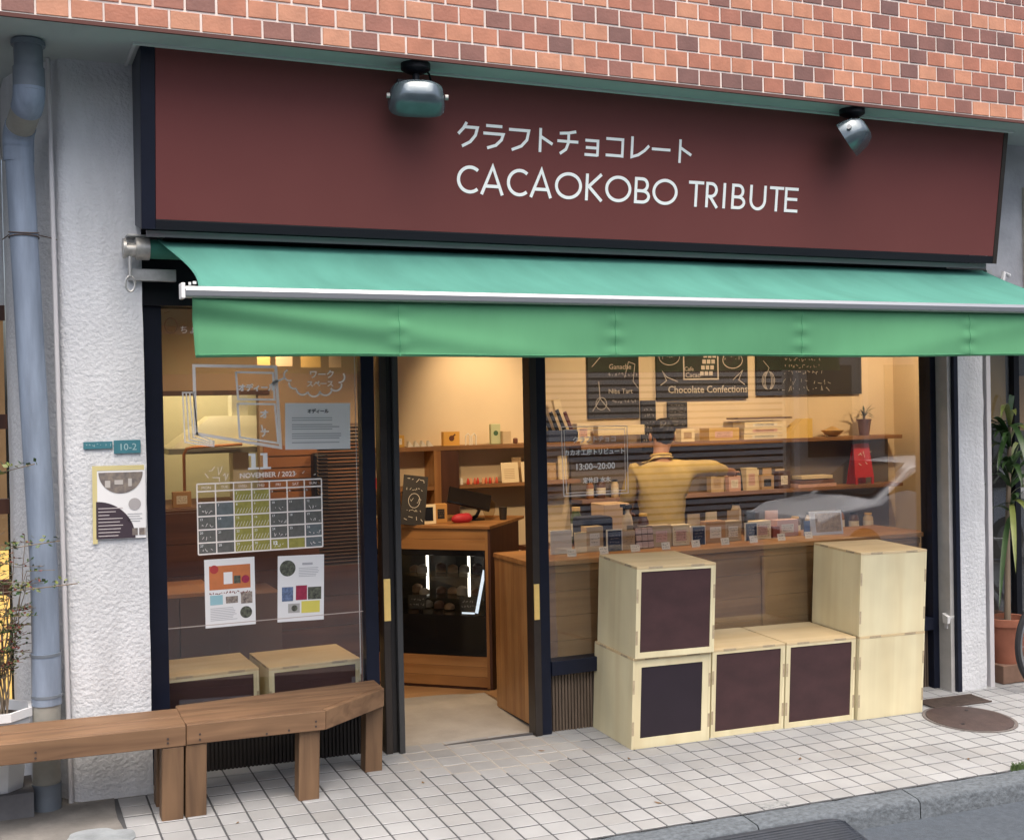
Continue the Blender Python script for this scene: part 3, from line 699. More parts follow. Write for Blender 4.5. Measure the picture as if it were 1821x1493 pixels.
m2.disc(0, .15, .105, -.0012, 24, .0006, math.pi, 2*math.pi); m2.build('photo', pic, t)
m2 = MB(); m2.disc(-.118, -.178, .185, -.0012, 20, .0006, 0, math.pi/2); m2.build('quarter_circle', brn, t)
m2 = MB(); random.seed(5)
for i in range(9): m2.rect(-.108, -.108+random.uniform(.05, .12)-i*.0, -.165+i*.017, -.161+i*.017, -.002, .0004)
m2.build('fine_print', M('flyer_pale_print', (.55, .5, .5), .7), t)
fi = M('flyer_ink', (.40, .38, .38), .6)
MB().disc(.065, -.01, .030, -.0012, 20).build('round_logo', fi, t)
for i in range(4): MB().rect(.03, .10-.01*(i % 2), -.06-i*.012, -.057-i*.012, -.0012, .0006).build('print_line', M('notice_ink_pale', (.40, .41, .42), .7), t)
for a, b in ((.085, .112), (.115, .118), (.052, .078)): MB().rect(a, b, -.165, -.13, -.0020, .0006).build('small_photo', pic, t)
m2 = MB()
for a, b, c_, d_ in ((-.075, -.05, .075, .11), (-.03, .01, .09, .112), (.035, .052, .08, .118)): MB().rect(a, b, c_, d_, -.0022, .0004).build('photo_detail', M('flyer_pale', (.50, .47, .44), .7), t)

# ------------------------------------------------------------------ benches
def slab(name, mat, parent, poly, z0, z1, bevel=.006):
    m2 = MB(); m2.prism(poly, z0, z1); return m2.build(name, mat, parent, bevel=bevel)
nailm = M('nail_head', (.05, .035, .03), .7)
def bench(label, ox, oy, top_poly, apron, legs, nails, planks=1):
    t = thing('bench', label, 'bench', (ox, oy, G(ox, oy)), GROT)
    for k, pl in enumerate(top_poly): slab('seat_plank', cedar, t, pl, .412, .45)
    for k, pl in enumerate(apron): slab('apron', cedar, t, pl, .352, .4105 if (k and not (k == 1 and len(pl) == 5)) else .4495, .004)
    for x, y, wx, wy in legs:
        MB().box(x-wx/2, x+wx/2, y-wy/2, y+wy/2, -.004, .351).build('leg', cedar_z, t, bevel=.005)
    for x, y, z in nails: MB().tube([(x, y, z), (x, y-.0025, z)], .0055, 8).build('nail', nailm, t)
    return t
bench('left plain cedar bench running out of view past the drainpipe', -2.75, -.44,
      [[(-1.3, -.130), (.585, -.130), (.585, .0), (-1.3, .0)], [(-1.3, .003), (.585, .003), (.585, .142), (-1.3, .142)]],
      [[(-1.3, -.166), (.583, -.166), (.583, -.125), (-1.3, -.1315)], [(.54, -.131), (.583, -.131), (.583, .138), (.54, .138)], [(-1.3, .10), (.539, .10), (.539, .138), (-1.3, .138)]],
      [(.525, -.115, .10, .095), (.525, .085, .10, .09), (-1.1, -.115, .10, .095)],
      [(.50, -.1665, .375), (.50, -.1665, .395), (-.08, -.1665, .372), (-.08, -.1665, .398), (-.7, -.1665, .38)])
o_x, o_y = -1.62, -.40
f0 = -.195
bench('right cedar bench with a slanted front corner beside the doorway', o_x, o_y,
      [[(-.545, f0+.0385), (.126, f0+.0385), (.495, .120), (.495, .123), (-.545, .0)] , [(-.545, .003), (.495, .126), (.534, .131), (.534, .285), (-.545, .155)]],
      [[(-.543, f0+.000), (.135, f0+.000), (.125, f0+.037), (-.543, f0+.037)], [(.1365, f0+.001), (.533, .10), (.533, .128), (.505, .126), (.127, f0+.038)], [(-.543, .11), (.49, .24), (.49, .275), (-.543, .15)]],
      [(-.495, -.14, .10, .095), (.06, -.125, .105, .095), (.485, .16, .095, .09), (-.495, .09, .10, .09)],
      [(-.48, f0, .372), (-.48, f0, .398), (.085, f0, .375), (.085, f0, .40), (-.05, f0, .37), (-.16, f0, .365)])

# ------------------------------------------------------------------ plywood cubes
CW, CD, CH = .525, .47, .527
def cube(label, x, y, z, panel='choc', inset=.03, rz=0, group='plywood cubes outside', rot=GROT, jig=0):
    """x, y: centre; z: height of its base above the paving, measured square to it"""
    nx = Euler(rot).to_matrix() @ Vector((0, 0, z))
    t = thing('plywood_cube', label, 'box', (x+nx.x, y+nx.y, (G(x, y) if rot is GROT else 0)+nx.z), (rot[0], rot[1], rz), group)
    a, d, h, th = CW/2, CD/2, CH, .015
    MB().box(-a, a, -d, d, h-th, h).build('top_panel', ply_top, t, bevel=.0015)
    MB().box(-a, -a+th, -d, d, 0, h-th-.0005).build('side_panel', ply, t, bevel=.0015)
    MB().box(a-th, a, -d, d, 0, h-th-.0005).build('side_panel', ply, t, bevel=.0015)
    MB().box(-a+th+.0005, a-th-.0005, d-th, d-.001, 0, h-th-.0005).build('back_panel', ply, t)
    MB().box(-a+th+.0005, a-th-.0005, -d+.02, d-th-.0005, .0, th).build('bottom_panel', ply, t)
    if panel is None:
        MB().box(-a+th+.0005, a-th-.0005, -d+.0012, -d+.014, .0005, h-th-.0005).build('front_panel', ply, t)
    else:
        i = inset
        fr = MB(); y0, y1 = -d+.001, -d+.014; L, Rr, Bt, T = -a+th+.0005, a-th-.0005, .0005, h-th-.0005
        l2, r2, b2, t2 = -a+i, a-i, i+.004, h-i
        fr.box(L, l2, y0, y1, Bt, T); fr.box(r2, Rr, y0, y1, Bt, T); fr.box(l2, r2, y0, y1, Bt, b2); fr.box(l2, r2, y0, y1, t2, T)
        fr.build('front_frame', ply, t)
        MB().box(l2, r2, -d+.006, -d+.013, b2, t2).build('front_panel', choc if panel == 'choc' else choc2, t)
    js = [(k*.14-.045, k*.14+.045, -d-.0008, -d+.002, h-th+.001, h-.001) for k in (-1, 1)]
    for zz in (.12, .36): js += [(-a+.001, -a+th-.001, -d-.0008, -d+.002, zz-.04, zz+.04), (a-th+.001, a-.001, -d-.0008, -d+.002, zz-.04, zz+.04)]
    js += [(-a-.0008, -a+.002, k-.04, k+.04, h-th+.001, h-.001) for k in (-.13, .13)]
    for q in js: MB().box(*q).build('finger_joint', plyedge, t)
    return t
yc = -.232
cube('lower cube of the left plywood stack with a small plum panel and wide border', .34+CW/2, yc+.0, 0, 'plum', .056)
cube('upper cube of the left plywood stack with a large chocolate panel', .345+CW/2, yc-.022, CH+.001, 'choc', .03, rz=R(-.8))
cube('low plywood cube with chocolate panel next to the left stack', .889+CW/2, yc+.025, 0, 'choc', .03, rz=R(.3))
cube('low plywood cube with chocolate panel next to the right stack', 1.424+CW/2, yc+.02, 0, 'choc', .03, rz=R(-.3))
cube('lower cube of the right plywood stack, plain without a panel', 1.962+CW/2, yc-.0, 0, None)
cube('upper cube of the right plywood stack, plain pale plywood', 1.958+CW/2, yc+.0, CH+.001, None, rz=R(-.6))
cube('plywood cube inside the left window next to the stucco pillar', -1.655-CW/2, .37, .013, 'choc', .03, rz=R(1.5), group='plywood cubes inside the window', rot=(0, 0, 0))
cube('plywood cube inside the left window next to the doorway', -1.105-CW/2+.02, .34, .013, 'choc', .03, rz=R(1.5), group='plywood cubes inside the window', rot=(0, 0, 0))

# ================================================================== ON THE GLASS
gy = -.0022
random.seed(11)
dw = thing('window_drawing', 'white marker drawing of a shop box with an arrow and thought cloud on the glass', 'drawing', (-1.6, gy, 1.75))
m2 = MB()
def S(pts, wd=.0105, m=None): (m or m2).stroke([(a+1.6, b-1.75) for a, b in pts], wd, -.001, 0)
S([(-1.983, 1.83), (-1.986, 2.196), (-1.553, 2.188), (-1.535, 1.750), (-1.983, 1.838)], .016)
m2.build('outer_box', dim_marker, dw)
m2 = MB()
S([(-1.767, 2.160), (-1.568, 2.155), (-1.563, 2.010), (-1.758, 2.016), (-1.767, 2.163)])
S([(-1.762, 1.992), (-1.562, 1.986), (-1.548, 1.775), (-1.754, 1.812), (-1.762, 1.994)])
for k in range(4): S([(-2.046+k*.018, 2.05), (-2.040+k*.022, 1.795+k*.012), (-1.89, 1.768+k*.008)], .0065)
S([(-2.05, 2.055), (-1.98, 2.055)], .005); S([(-1.89, 1.80), (-1.89, 1.765)], .005)
S([(-1.505, 2.128), (-1.575, 2.096)], .010); S([(-1.55, 2.118), (-1.58, 2.093), (-1.548, 2.088)], .006)
pts = []
for (a, b, r, s, e) in ((-1.478, 2.142, .030, 110, 290), (-1.452, 2.098, .030, 170, 290), (-1.408, 2.068, .034, 180, 325), (-1.345, 2.060, .036, 195, 345), (-1.280, 2.066, .036, 200, 350), (-1.222, 2.088, .034, 215, 370), (-1.200, 2.130, .030, 260, 400)):
    S([(a+r*math.cos(R(s+(e-s)*i/12)), b+r*math.sin(R(s+(e-s)*i/12))) for i in range(13)], .009)
m2.build('outline', marker, dw)['kind'] = 'stuff'
text('オディール', .040, -1.757+1.6, 2.062-1.75, -.001, marker, dw, bold=.0022)
text('オ', .05, -1.645+1.6, 1.915-1.75, -.001, marker, dw, bold=.002)
text('ー', .04, -1.652+1.6, 1.875-1.75, -.001, marker, dw, bold=.002, rotz=R(80))
text('ナ', .05, -1.645+1.6, 1.815-1.75, -.001, marker, dw, bold=.002)
text('ワーク', .048, -1.37+1.6, 2.128-1.75, -.001, marker, dw, bold=.0012)
text('スペース', .038, -1.385+1.6, 2.080-1.75, -.001, marker, dw, bold=.0012)
m2 = MB(); S([(-2.13, 2.47), (-2.10, 2.48)], .003)
S([(-2.098+.032*math.cos(R(k*20)), 2.405+.04*math.sin(R(k*20))) for k in range(19)], .006); m2.build('ring_mark', M('grey_marker', (.20, .12, .07), .7), dw)
text('ちょ', .045, -2.055+1.6, 2.368-1.75, -.001, dim_marker, dw)

cal = thing('window_calendar', 'hand drawn monthly calendar with yellow and grey days on the left window', 'calendar', (-1.65, gy, 1.20))
cx0, cx1, cz0, cz1 = -.334, .336, .0, .372
def cell_m(name, c, a): return M(name, c, .8, alpha=a, var=.3, vscale=40, vstretch=(1, 1, 1))
gr = cell_m('cell_grey', (.20, .20, .185), .80); ye = cell_m('cell_yellow', (.46, .42, .10), .85); bl = cell_m('cell_blue', (.20, .235, .245), .8)
rows = [cz1-.040, cz1-.100, cz1-.172, cz1-.243, cz1-.312, cz0]
cells_m = {0: gr, 1: ye, 2: bl}
lay = ['..11...', '0211000', '0211000', '0011002', '0011112']
for r in range(5):
    for c in range(7):
        k = lay[r][c]
        if k == '.': continue
        x0 = cx0+(cx1-cx0)*c/7; x1 = cx0+(cx1-cx0)*(c+1)/7
        MB().rect(x0+.004, x1-.004, rows[r+1]+.004, rows[r]-.004, 0, .0006).build('day_cell', cells_m[int(k)], cal)
g = MB(); wd = .0075
for z in [cz1]+rows: g.stroke([(cx0, z), (cx1, z)], wd, -.0018, -.0008)
for c in range(8): x = cx0+(cx1-cx0)*c/7; g.stroke([(x, cz0), (x, cz1)], wd*.9, -.0017, -.0007)
g.build('grid_lines', M('grid_marker', (.95, .89, .83), .7), cal)
d = 1
for r in range(5):
    for c in range(7):
        if r == 0 and c < 2: continue
        x0 = cx0+(cx1-cx0)*c/7
        if d <= 30: text(str(d), .017, x0+.010, rows[r]-.022, -.0012, marker, cal, 'day_number')
        d += 1
text('12', .026, cx0+(cx1-cx0)*4/7+.012, rows[4]-.032, -.0014, marker, cal, 'day_number', bold=.0012)
for c, s in enumerate(('MON', 'TUE', 'WED', 'THU', 'FRI', 'SAT', 'SUN')): text(s, .021, cx0+(cx1-cx0)*(c+.5)/7, cz1-.028, -.0012, dim_marker, cal, 'weekday', 'CENTER')
g = MB()
for r in range(1, 5):
    for c in (0, 4, 6):
        x0 = cx0+(cx1-cx0)*c/7; scribble(g, x0+.02, x0+.078, rows[r+1]+.012, .020, .0022, -.0010)
for r in range(5):
    for c in (2, 3):
        x0 = cx0+(cx1-cx0)*c/7
        for q in range(5): g.stroke([(x0+.012+q*.016, rows[r+1]+.008), (x0+.024+q*.016, rows[r+1]+.034)], .0016, -.0014, -.0008)
g.build('handwriting', dim_marker, cal)
for x_ in (-.034, .030):
    g = MB(); z_ = cz1+.066; g.stroke([(x_, z_), (x_, z_+.086)], .024, -.0012, 0); g.stroke([(x_-.030, z_+.005), (x_+.030, z_+.005)], .011, -.0014, -.0001); g.stroke([(x_-.026, z_+.080), (x_+.010, z_+.080)], .012, -.0016, -.0001); g.build('month_digit', white, cal)
text('NOVEMBER / 2023', .038, -.11, cz1+.022, -.001, dim_marker, cal, 'month_name', bold=.0008)
g = MB(); scribble(g, .19, .31, cz1+.022, .035, .003, -.001); scribble(g, -.31, -.19, cz1+.005, .05, .004, -.001); scribble(g, -.28, -.18, cz1+.04, .05, .003, -.001)
g.build('flourish', dim_marker, cal)

nt_ = thing('notice', 'white printed notice sheet stuck inside the upper left window', 'notice', (-1.326, gy, 1.86), (0, R(1), 0))
MB().box(-.182, .182, 0, .0015, -.125, .128).build('sheet', M('notice_paper', (.86, .86, .85), .6), nt_)
ink = M('notice_ink', (.10, .10, .11), .7); inkp = M('notice_ink_pale', (.40, .41, .42), .7)
text('オディール', .024, 0, .075, -.001, ink, nt_, 'heading', 'CENTER', bold=.001)
g = MB(); random.seed(2)
for i, z in enumerate((.045, .032, .008, -.004, -.016, -.042, -.054, -.066, -.09)): g.rect(-.145, random.choice((.08, .12, .13)), z, z+.0045, -.0004, .0004)
g.build('fine_print', inkp, nt_)

def poster(label, x0, x1, z0, z1, base, items, rot=0):
    t = thing('poster', label, 'poster', ((x0+x1)/2, gy, (z0+z1)/2), (0, rot, 0)); a, b = (x1-x0)/2, (z1-z0)/2
    MB().box(-a, a, 0, .0015, -b, b).build('sheet', base, t)
    for kind, nm, mt, *q in items:
        g = MB()
        if kind == 'r': g.rect(q[0]*a, q[1]*a, q[2]*b, q[3]*b, -.0004-(q[4] if len(q) > 4 else 0), .0005)
        elif kind == 'd': g.disc(q[0]*a, q[1]*b, q[2]*a, -.0004-(q[3] if len(q) > 3 else 0), 24, .0005)
        else:
            random.seed(q[4] if len(q) > 4 else 1); z = q[2]*b
            while z < q[3]*b: g.rect(q[0]*a, (q[1]-random.uniform(0, .25))*a, z, z+.003, -.0004, .0005); z += .009
        g.build(nm, mt, t)
    return t
orange = M('poster_orange', (.62, .20, .07), .6, var=.2, vscale=14); skyb = M('poster_sky', (.30, .52, .58), .6); photo1 = M('poster_photo', (.45, .38, .32), .6, var=.7, vscale=60, dark=(.08, .06, .06))
photo2 = M('poster_photo_dark', (.16, .17, .12), .6, var=.7, vscale=60, dark=(.02, .02, .02)); crimson = M('poster_crimson', (.40, .03, .08), .6, var=.4, vscale=50); cobalt = M('poster_blue', (.20, .28, .46), .6, var=.6, vscale=50, dark=(.05, .07, .13))
greypr = M('poster_text', (.45, .45, .47), .7)
t = poster('white poster with an orange picture panel on the left window', -1.955, -1.690, .808, 1.170, paper,
       [('r', 'picture', orange, -.82, .82, .10, .80), ('d', 'badge', M('poster_red', (.45, .05, .05), .6), -.62, .70, .17, .001), ('d', 'pictured_bowl', crimson, .62, .36, .16, .001),
        ('r', 'pictured_dish', photo2, .15, .42, .25, .48, .001), ('r', 'pictured_dish', paper, -.25, .1, .25, .60, .001), ('r', 'small_picture', skyb, -.80, -.30, -.34, -.06), ('r', 'small_picture', photo1, -.18, .30, -.32, -.12), ('r', 'small_picture', photo1, .42, .88, -.36, -.02),
        ('d', 'round_picture', photo2, .62, -.62, .24), ('t', 'fine_print', greypr, -.80, .30, -.80, -.45)])
random.seed(8); g = MB(); scribble(g, -.108, .108, -.008, .014, .004, -.0006); g.build('heading', M('poster_heading', (.22, .06, .05), .7), t)
poster('white poster with a round photo and five small pictures on the left window', -1.568, -1.312, .802, 1.160, paper,
       [('d', 'round_picture', photo2, -.58, .62, .34), ('t', 'fine_print', greypr, -.10, .85, .35, .62, 0, 4), ('r', 'heading', greypr, .05, .5, .70, .77), ('r', 'small_picture', cobalt, -.82, -.34, -.38, .05),
        ('r', 'small_picture', crimson, -.22, .26, -.36, .08), ('r', 'small_picture', photo2, .30, .88, -.36, .02), ('r', 'small_picture', M('poster_grey', (.42, .41, .39), .7), -.55, -.05, -.74, -.46), ('d', 'small_picture', photo2, -.28, -.60, .13, .001), ('r', 'small_picture', yellowp, .02, .82, -.76, -.40)], R(1.5))

hr = thing('opening_hours', 'white marker opening hours in a double frame on the right window', 'writing', (.385, gy, 1.62))
g = MB()
for dx, wd in ((0, .005), (.018, .0035)):
    g.stroke([(-.224+dx, .20-dx), (.226-dx, .195-dx), (.226-dx, -.215+dx), (-.215+dx, -.215+dx), (-.224+dx, .20-dx)], wd, -.001, 0)
g.build('frame', dim_marker, hr)
text('クラフトチョコ', .043, 0, .105, -.001, dim_marker, hr, 'line', 'CENTER', bold=.001)
text('カカオ工房トリビュート', .038, 0, .03, -.001, marker, hr, 'line', 'CENTER', bold=.001)
text('13:00~20:00', .055, 0, -.062, -.001, marker, hr, 'line', 'CENTER', bold=.001)
text('定休日 水木', .036, .01, -.14, -.001, dim_marker, hr, 'line', 'CENTER', bold=.001)
# small paper slips hanging behind the left pane
for i, (x0, x1, z0) in enumerate(((-1.494, -1.416, 2.212), (-1.382, -1.280, 2.219), (-1.228, -1.105, 2.211), (-1.053, -.975, 2.210))):
    g = MB(); g.box(x0, x1, .75, .7512, z0, z0+.14); o = g.build('paper_slip', M('slip_%d' % (i % 2), ((.85, .66, .30), (.86, .72, .54))[i % 2], .7, trans=.6))
    tag(o, ('first', 'second', 'third', 'fourth')[i]+' paper slip from the left hanging behind the left window under the valance', 'paper', 'paper slips in the left window')

# ================================================================== INSIDE THE SHOP
# window counter
wc = thing('window_counter', 'long wooden counter inside the right window carrying chocolate boxes', 'counter', (1.5, .35, .048))
def bx(name, mat, parent, x0, x1, y0, y1, z0, z1, bevel=.002):
    return MB().box(x0, x1, y0, y1, z0, z1).build(name, mat, parent, world=True, bevel=bevel)
bx('counter_top', teak, wc, -.035, 3.05, .035, .62, .985, 1.015, .003)
for i in range(8):
    a = .04+i*.072; bx('end_board', teak_z, wc, -.030, -.008, a, a+.0712, .03, .984, .001)
for i in range(6):
    z = .06+i*.152; bx('front_board', shelfwood, wc, -.005, 3.0, .10, .115, z, z+.150, .0015)
bx('rail', teak, wc, .02, 3.0, .085, .099, .935, .975)
bx('post', shelfwood, wc, 1.655, 1.70, .086, .0995, .06, .93)
# tall service counter with built-in showcase, set on the diagonal
sc_ang = math.atan2(.986-1.43, .08+.41); Lc = math.hypot(.49, .444)
sc = thing('service_counter', 'tall wooden service counter holding the dark glass showcase beyond the doorway', 'counter', (-.41, 1.43, .036), (0, 0, sc_ang))
E0 = -.35
def sb(name, mat, x0, x1, y0, y1, z0, z1, parent=sc, bevel=.002): return MB().box(x0, x1, y0, y1, z0, z1).build(name, mat, parent, bevel=bevel)
for i in range(3):
    sb('base_board', teak, E0, Lc-.02, 0, .02, .02+i*.068, .02+(i+1)*.068-.001)
for i in range(2): sb('top_board', teak, E0, Lc-.02, 0, .02, .945+i*.072, .945+(i+1)*.072-.001)
sb('plinth', darkwood, E0, Lc-.02, .012, .5, 0, .02)
sb('corner_post', teak_z, Lc-.021, Lc, -.002, .022, .01, 1.09)
sb('end_panel', darkwood, Lc-.001, Lc+.018, -.0, .62, .0, 1.09)
sb('counter_top', teak, E0, Lc+.02, -.01, .75, 1.09, 1.112)
sb('back_panel', darkwood, E0, Lc, .5, .52, .02, 1.09)
case = thing('display_case', 'black refrigerated glass showcase with lit strips set into the service counter', 'showcase', (-.41, 1.43, .036), (0, 0, sc_ang))
def cb(name, mat, x0, x1, y0, y1, z0, z1, bevel=.002): return MB().box(x0, x1, y0, y1, z0, z1).build(name, mat, case, bevel=bevel)
cx1_ = Lc-.024
cb('base_cabinet', blackgloss, E0, cx1_, .004, .45, .226, .50)
cb('back', M('case_inside', (.014, .013, .013), .5), E0, cx1_, .44, .455, .50, .943)
cb('side', blackgloss, cx1_-.008, cx1_, .004, .44, .50, .943)
cb('header', blackgloss, E0, cx1_, .004, .03, .905, .943)
sg_ = glass_mat('showcase_glass', (.9, .92, .93), 1.5, 0, 1.0)
cb('front_glass', sg_, E0, cx1_-.009, .006, .011, .50, .904, 0)
for z in (.60, .75): cb('glass_shelf', sg_, E0, cx1_-.01, .06, .43, z, z+.006, 0)
led = M('led_strip', (1, 1, 1), .5, emit=(1, .90, .74), estr=2.2)
for x in (.085, .40): cb('led_and_glint_strip', led, x, x+.016, .30, .312, .60, .89, 0)
o = MB().add([(0, 0, 0), (.022, 0, 0), (.022, 0, .30), (0, 0, .30), (0, .003, 0), (.022, .003, 0), (.022, .003, .30), (0, .003, .30)], [(0, 1, 2, 3), (7, 6, 5, 4), (0, 4, 5, 1), (1, 5, 6, 2), (2, 6, 7, 3), (3, 7, 4, 0)]).build('led_and_glint_strip', M('sky_glint_glow', (1, 1, 1), .5, emit=(.75, .88, 1), estr=.5), case, (.555, .014, .52), (0, R(12), 0)); cb('led_and_glint_strip', M('sky_glint_glow'), .46, .552, .014, .017, .51, .522, 0)  # bluish L: painted glow for the sky reflected in the glass, no lamp
tagm = M('price_card', (.02, .02, .022), .6)
for x, z in ((.06, .53), (.44, .53)):
    o = cb('price_card', tagm, x, x+.13, .03, .034, z, z+.095, 0)
    g = MB(); random.seed(int(x*100)); scribble(g, x+.012, x+.11, z+.02, .018, .003, .0296); scribble(g, x+.02, x+.1, z+.055, .02, .003, .0296); g.build('chalk_text', chalk, o)
random.seed(21)
for z in (.507, .607, .757):
    for k in range(6):
        x = .02+k*.095+random.uniform(-.01, .01); g = MB(); hh = random.uniform(.025, .05)
        g.lathe([(.032, 0), (.038, .004), (.036, hh), (.022, hh+.012), (.004, hh+.018)], (x, .2+random.uniform(-.06, .08), z), 12)
        o = g.build('cake', M('cake_%d' % (k % 3), ((.30, .17, .09), (.42, .34, .25), (.14, .06, .035))[k % 3], .6), smooth=True)
        o.location = Vector((-.41, 1.43, .036)); o.rotation_euler = (0, 0, sc_ang)
        tag(o, '%s cake from the left on the %s shelf of the lit glass showcase' % (('first', 'second', 'third', 'fourth', 'fifth', 'sixth')[k], {.507: 'bottom', .607: 'middle', .757: 'top'}[z]), 'cake', 'cakes in the glass showcase')

# shelves on the back wall
su = thing('wall_shelf', 'wooden two tier shelf unit on the warm back wall seen through the doorway', 'shelf', (.6, 2.2, 1.2))
bx('shelf_board', shelfwood, su, -.45, 1.30, 1.98, 2.2, 1.628, 1.660)
bx('shelf_board', shelfwood, su, .275, 1.30, 1.98, 2.2, 1.334, 1.362)
bx('shelf_board', shelfwood, su, -.45, .07, 1.98, 2.2, 1.334, 1.362)
bx('divider', teak_z, su, .072, .126, 1.98, 2.2, 1.05, 1.6275)  # paler strip: side light on the post is put into the wood colour
bx('divider', darkwood, su, .127, .274, 1.985, 2.2, 1.05, 1.6275)
s2 = thing('wall_shelf', 'long wooden wall shelves behind the shopkeeper in the right window', 'shelf', (3.4, 2.2, 1.2))
bx('shelf_board', shelfwood, s2, 1.31, 4.56, 1.98, 2.2, 1.595, 1.628)
bx('shelf_board', shelfwood, s2, 1.31, 4.56, 1.98, 2.2, 1.165, 1.196)
bx('shelf_board', shelfwood, s2, 1.31, 4.56, 1.98, 2.2, .75, .78)
bx('cabinet_back', M('grey_cabinet', (.16, .13, .11), .7, var=.1), s2, 1.31, 4.56, 2.17, 2.199, .04, 1.594)

def item(name, label, cat, mat, x0, x1, y0, y1, z0, z1, group=None, rz=0, bevel=.002):
    cx, cy = (x0+x1)/2, (y0+y1)/2
    o = MB().box(x0-cx, x1-cx, y0-cy, y1-cy, 0, z1-z0).build(name, mat, None, (cx, cy, z0), (0, 0, rz), bevel=bevel)
    if cat == 'box' and x1-x0 > .08:
        g = MB(); hw, hh, yy = (x1-x0)/2, z1-z0, -(y1-y0)/2; MB().rect(-hw*.62, hw*.55, hh*.22, hh*.74, yy-.0004, .0006).build('label', random.choice((paper_w, kraft, chalkbd, pink)), o)
        for q in (.34, .48, .60): scribble(g, -hw*.5, hw*.38, hh*q, hh*.07, .0022, yy-.0012)
        g.build('print', random.choice((ink, M('kraft_ink', (.16, .10, .06), .8))), o)['kind'] = 'stuff'
    return tag(o, label, cat, group)
# chalk boards on the back wall
def board(label, x0, x1, z0, z1, draw):
    t = thing('menu_board', label, 'menu board', ((x0+x1)/2, 2.165, z0)); wd = x1-x0
    MB().box(-wd/2, wd/2, 0, .02, 0, z1-z0).build('board', chalkbd, t)
    g = MB(); draw(g, wd, z1-z0, t)
    if g.v: g.build('chalk_drawing', chalk, t)['kind'] = 'stuff'
def drA(g, w_, h, t):
    random.seed(31)
    text('Hot Chocolate', .055, .03, .60, -.001, chalk, t, align='CENTER'); text('Ganache', .06, .06, .40, -.001, chalk, t, align='CENTER'); text('Nibs Tart', .058, .06, .20, -.001, chalk, t, align='CENTER')
    for z in (.53, .34, .12): scribble(g, -.05, .2, z, .03, .004, -.001)
    g.stroke([(-.20, .42), (-.12, .50), (-.08, .66)], .006, -.001, 0); g.stroke([(-.20, .06), (-.13, .16), (-.14, .30)], .006, -.001, 0); g.stroke([(-.13, .16), (-.04, .06)], .006, -.001, 0); g.stroke([(.10, .33), (.14, .46), (.20, .44), (.18, .30), (.23, .24)], .005, -.001, 0)
    g.stroke(arc(-.12, .12, .05, .05, 0, 360, 14), .005, -.001, 0)
def drB(g, w_, h, t):
    random.seed(32)
    text('Chocolate Confections', .085, .05, .055, -.001, chalk, t, align='CENTER', bold=.001)
    g.stroke([(-.19, .50), (-.19, .17), (.15, .17), (.15, .50)], .012, -.001, 0)
    text('Cacao', .06, -.10, .185, -.001, chalk, t, align='CENTER'); text('Cafe', .05, -.14, .24, -.001, chalk, t, align='CENTER')
    for i in range(3):
        for j in range(4): g.rect(-.03+i*.045+j*.012, .005+i*.045+j*.012, .20+j*.05, .235+j*.05, -.001, .0005)
    g.stroke([(-.42, .12), (-.36, .16), (-.40, .24), (-.36, .19), (-.25, .15)], .007, -.001, 0); g.stroke([(.42, .12), (.36, .16), (.40, .24), (.30, .16)], .007, -.001, 0)
    g.stroke(arc(-.33, .36, .10, .07, 150, 370, 20), .006, -.001, 0); g.stroke(arc(.30, .33, .10, .07, 150, 400, 20), .006, -.001, 0)
    scribble(g, -.40, -.30, .34, .04, .004, -.001); scribble(g, .22, .38, .33, .04, .004, -.001)
def drC(g, w_, h, t):
    random.seed(33)
    for z in (.29, .235, .18): scribble(g, -.28, .10, z, .035, .005, -.001)
    scribble(g, -.36, .20, .03, .05, .005, -.001); scribble(g, -.30, .2, .09, .06, .004, -.001)
    for k in (-20, 0, 20): g.stroke(arc(-.45, .13, .05+k*.0008, .08, 60, 420, 20), .005, -.001, 0)
    g.stroke([(-.50, .30), (-.44, .24), (-.48, .16)], .005, -.001, 0)
board('narrow chalk menu board with drinks written on the back wall', 1.48, 1.952, 1.837, 2.60, drA)
board('chalk menu board reading Chocolate Confections above the shopkeeper', 2.123, 3.031, 1.979, 2.60, drB)
board('widest chalk menu board at the right end of the back wall', 3.125, 4.264, 2.001, 2.60, drC)
def drS(g, w_, h, t): random.seed(34); [scribble(g, -w_/2+.015, w_/2-.02, z*h/8+.02, h/16, .003, -.001) for z in range(7)]
board('slim hanging chalk strip left of the shopkeeper', 1.971, 2.108, 1.562, 1.976, drS)
board('small chalk list board just above the shopkeeper', 2.225, 2.413, 1.742, 1.958, drS)

# things on the left shelf (doorway)
item('card_box', 'yellow gift box at the left end of the upper shelf', 'box', M('amber_box', (.62, .36, .08), .6), -.235, -.145, 2.02, 2.10, 1.661, 1.75)
for i in range(4):
    x = -.125+i*.052; g = MB(); g.prism([(0, 0), (.046, 0), (.01, .045)], 0, .05, 'y'); o = g.build('folded_card', paper_w, None, (x, 2.0, 1.661))
    tag(o, ('first', 'second', 'third', 'fourth')[i]+' folded triangle card from the left on the upper shelf', 'card', 'folded cards on the upper shelf')
t = thing('gift_bag', 'orange paper gift bag with a brown mark on the upper shelf', 'bag', (.235, 2.03, 1.661))
MB().box(-.065, .065, 0, .05, 0, .105).build('bag', M('orange_bag', (.70, .38, .08), .6), t); g = MB(); g.disc(0, .055, .022, -.0005, 10); g.stroke([(.0, .06), (.03, .085)], .012, -.001, 0); g.build('mark', M('brown_ink', (.12, .04, .02), .6), t)
for i, x in enumerate((.345, .395)):
    g = MB(); g.tube([(0, 0, 0), (0, 0, .07), (.02, 0, .088), (.035, 0, .07), (.035, 0, 0)], .006, 6); o = g.build('card_clip', paper_w, None, (x, 2.02, 1.661)); tag(o, ('left', 'right')[i]+' small curved card clip on the middle of the upper shelf', 'clip', 'card clips on the upper shelf')
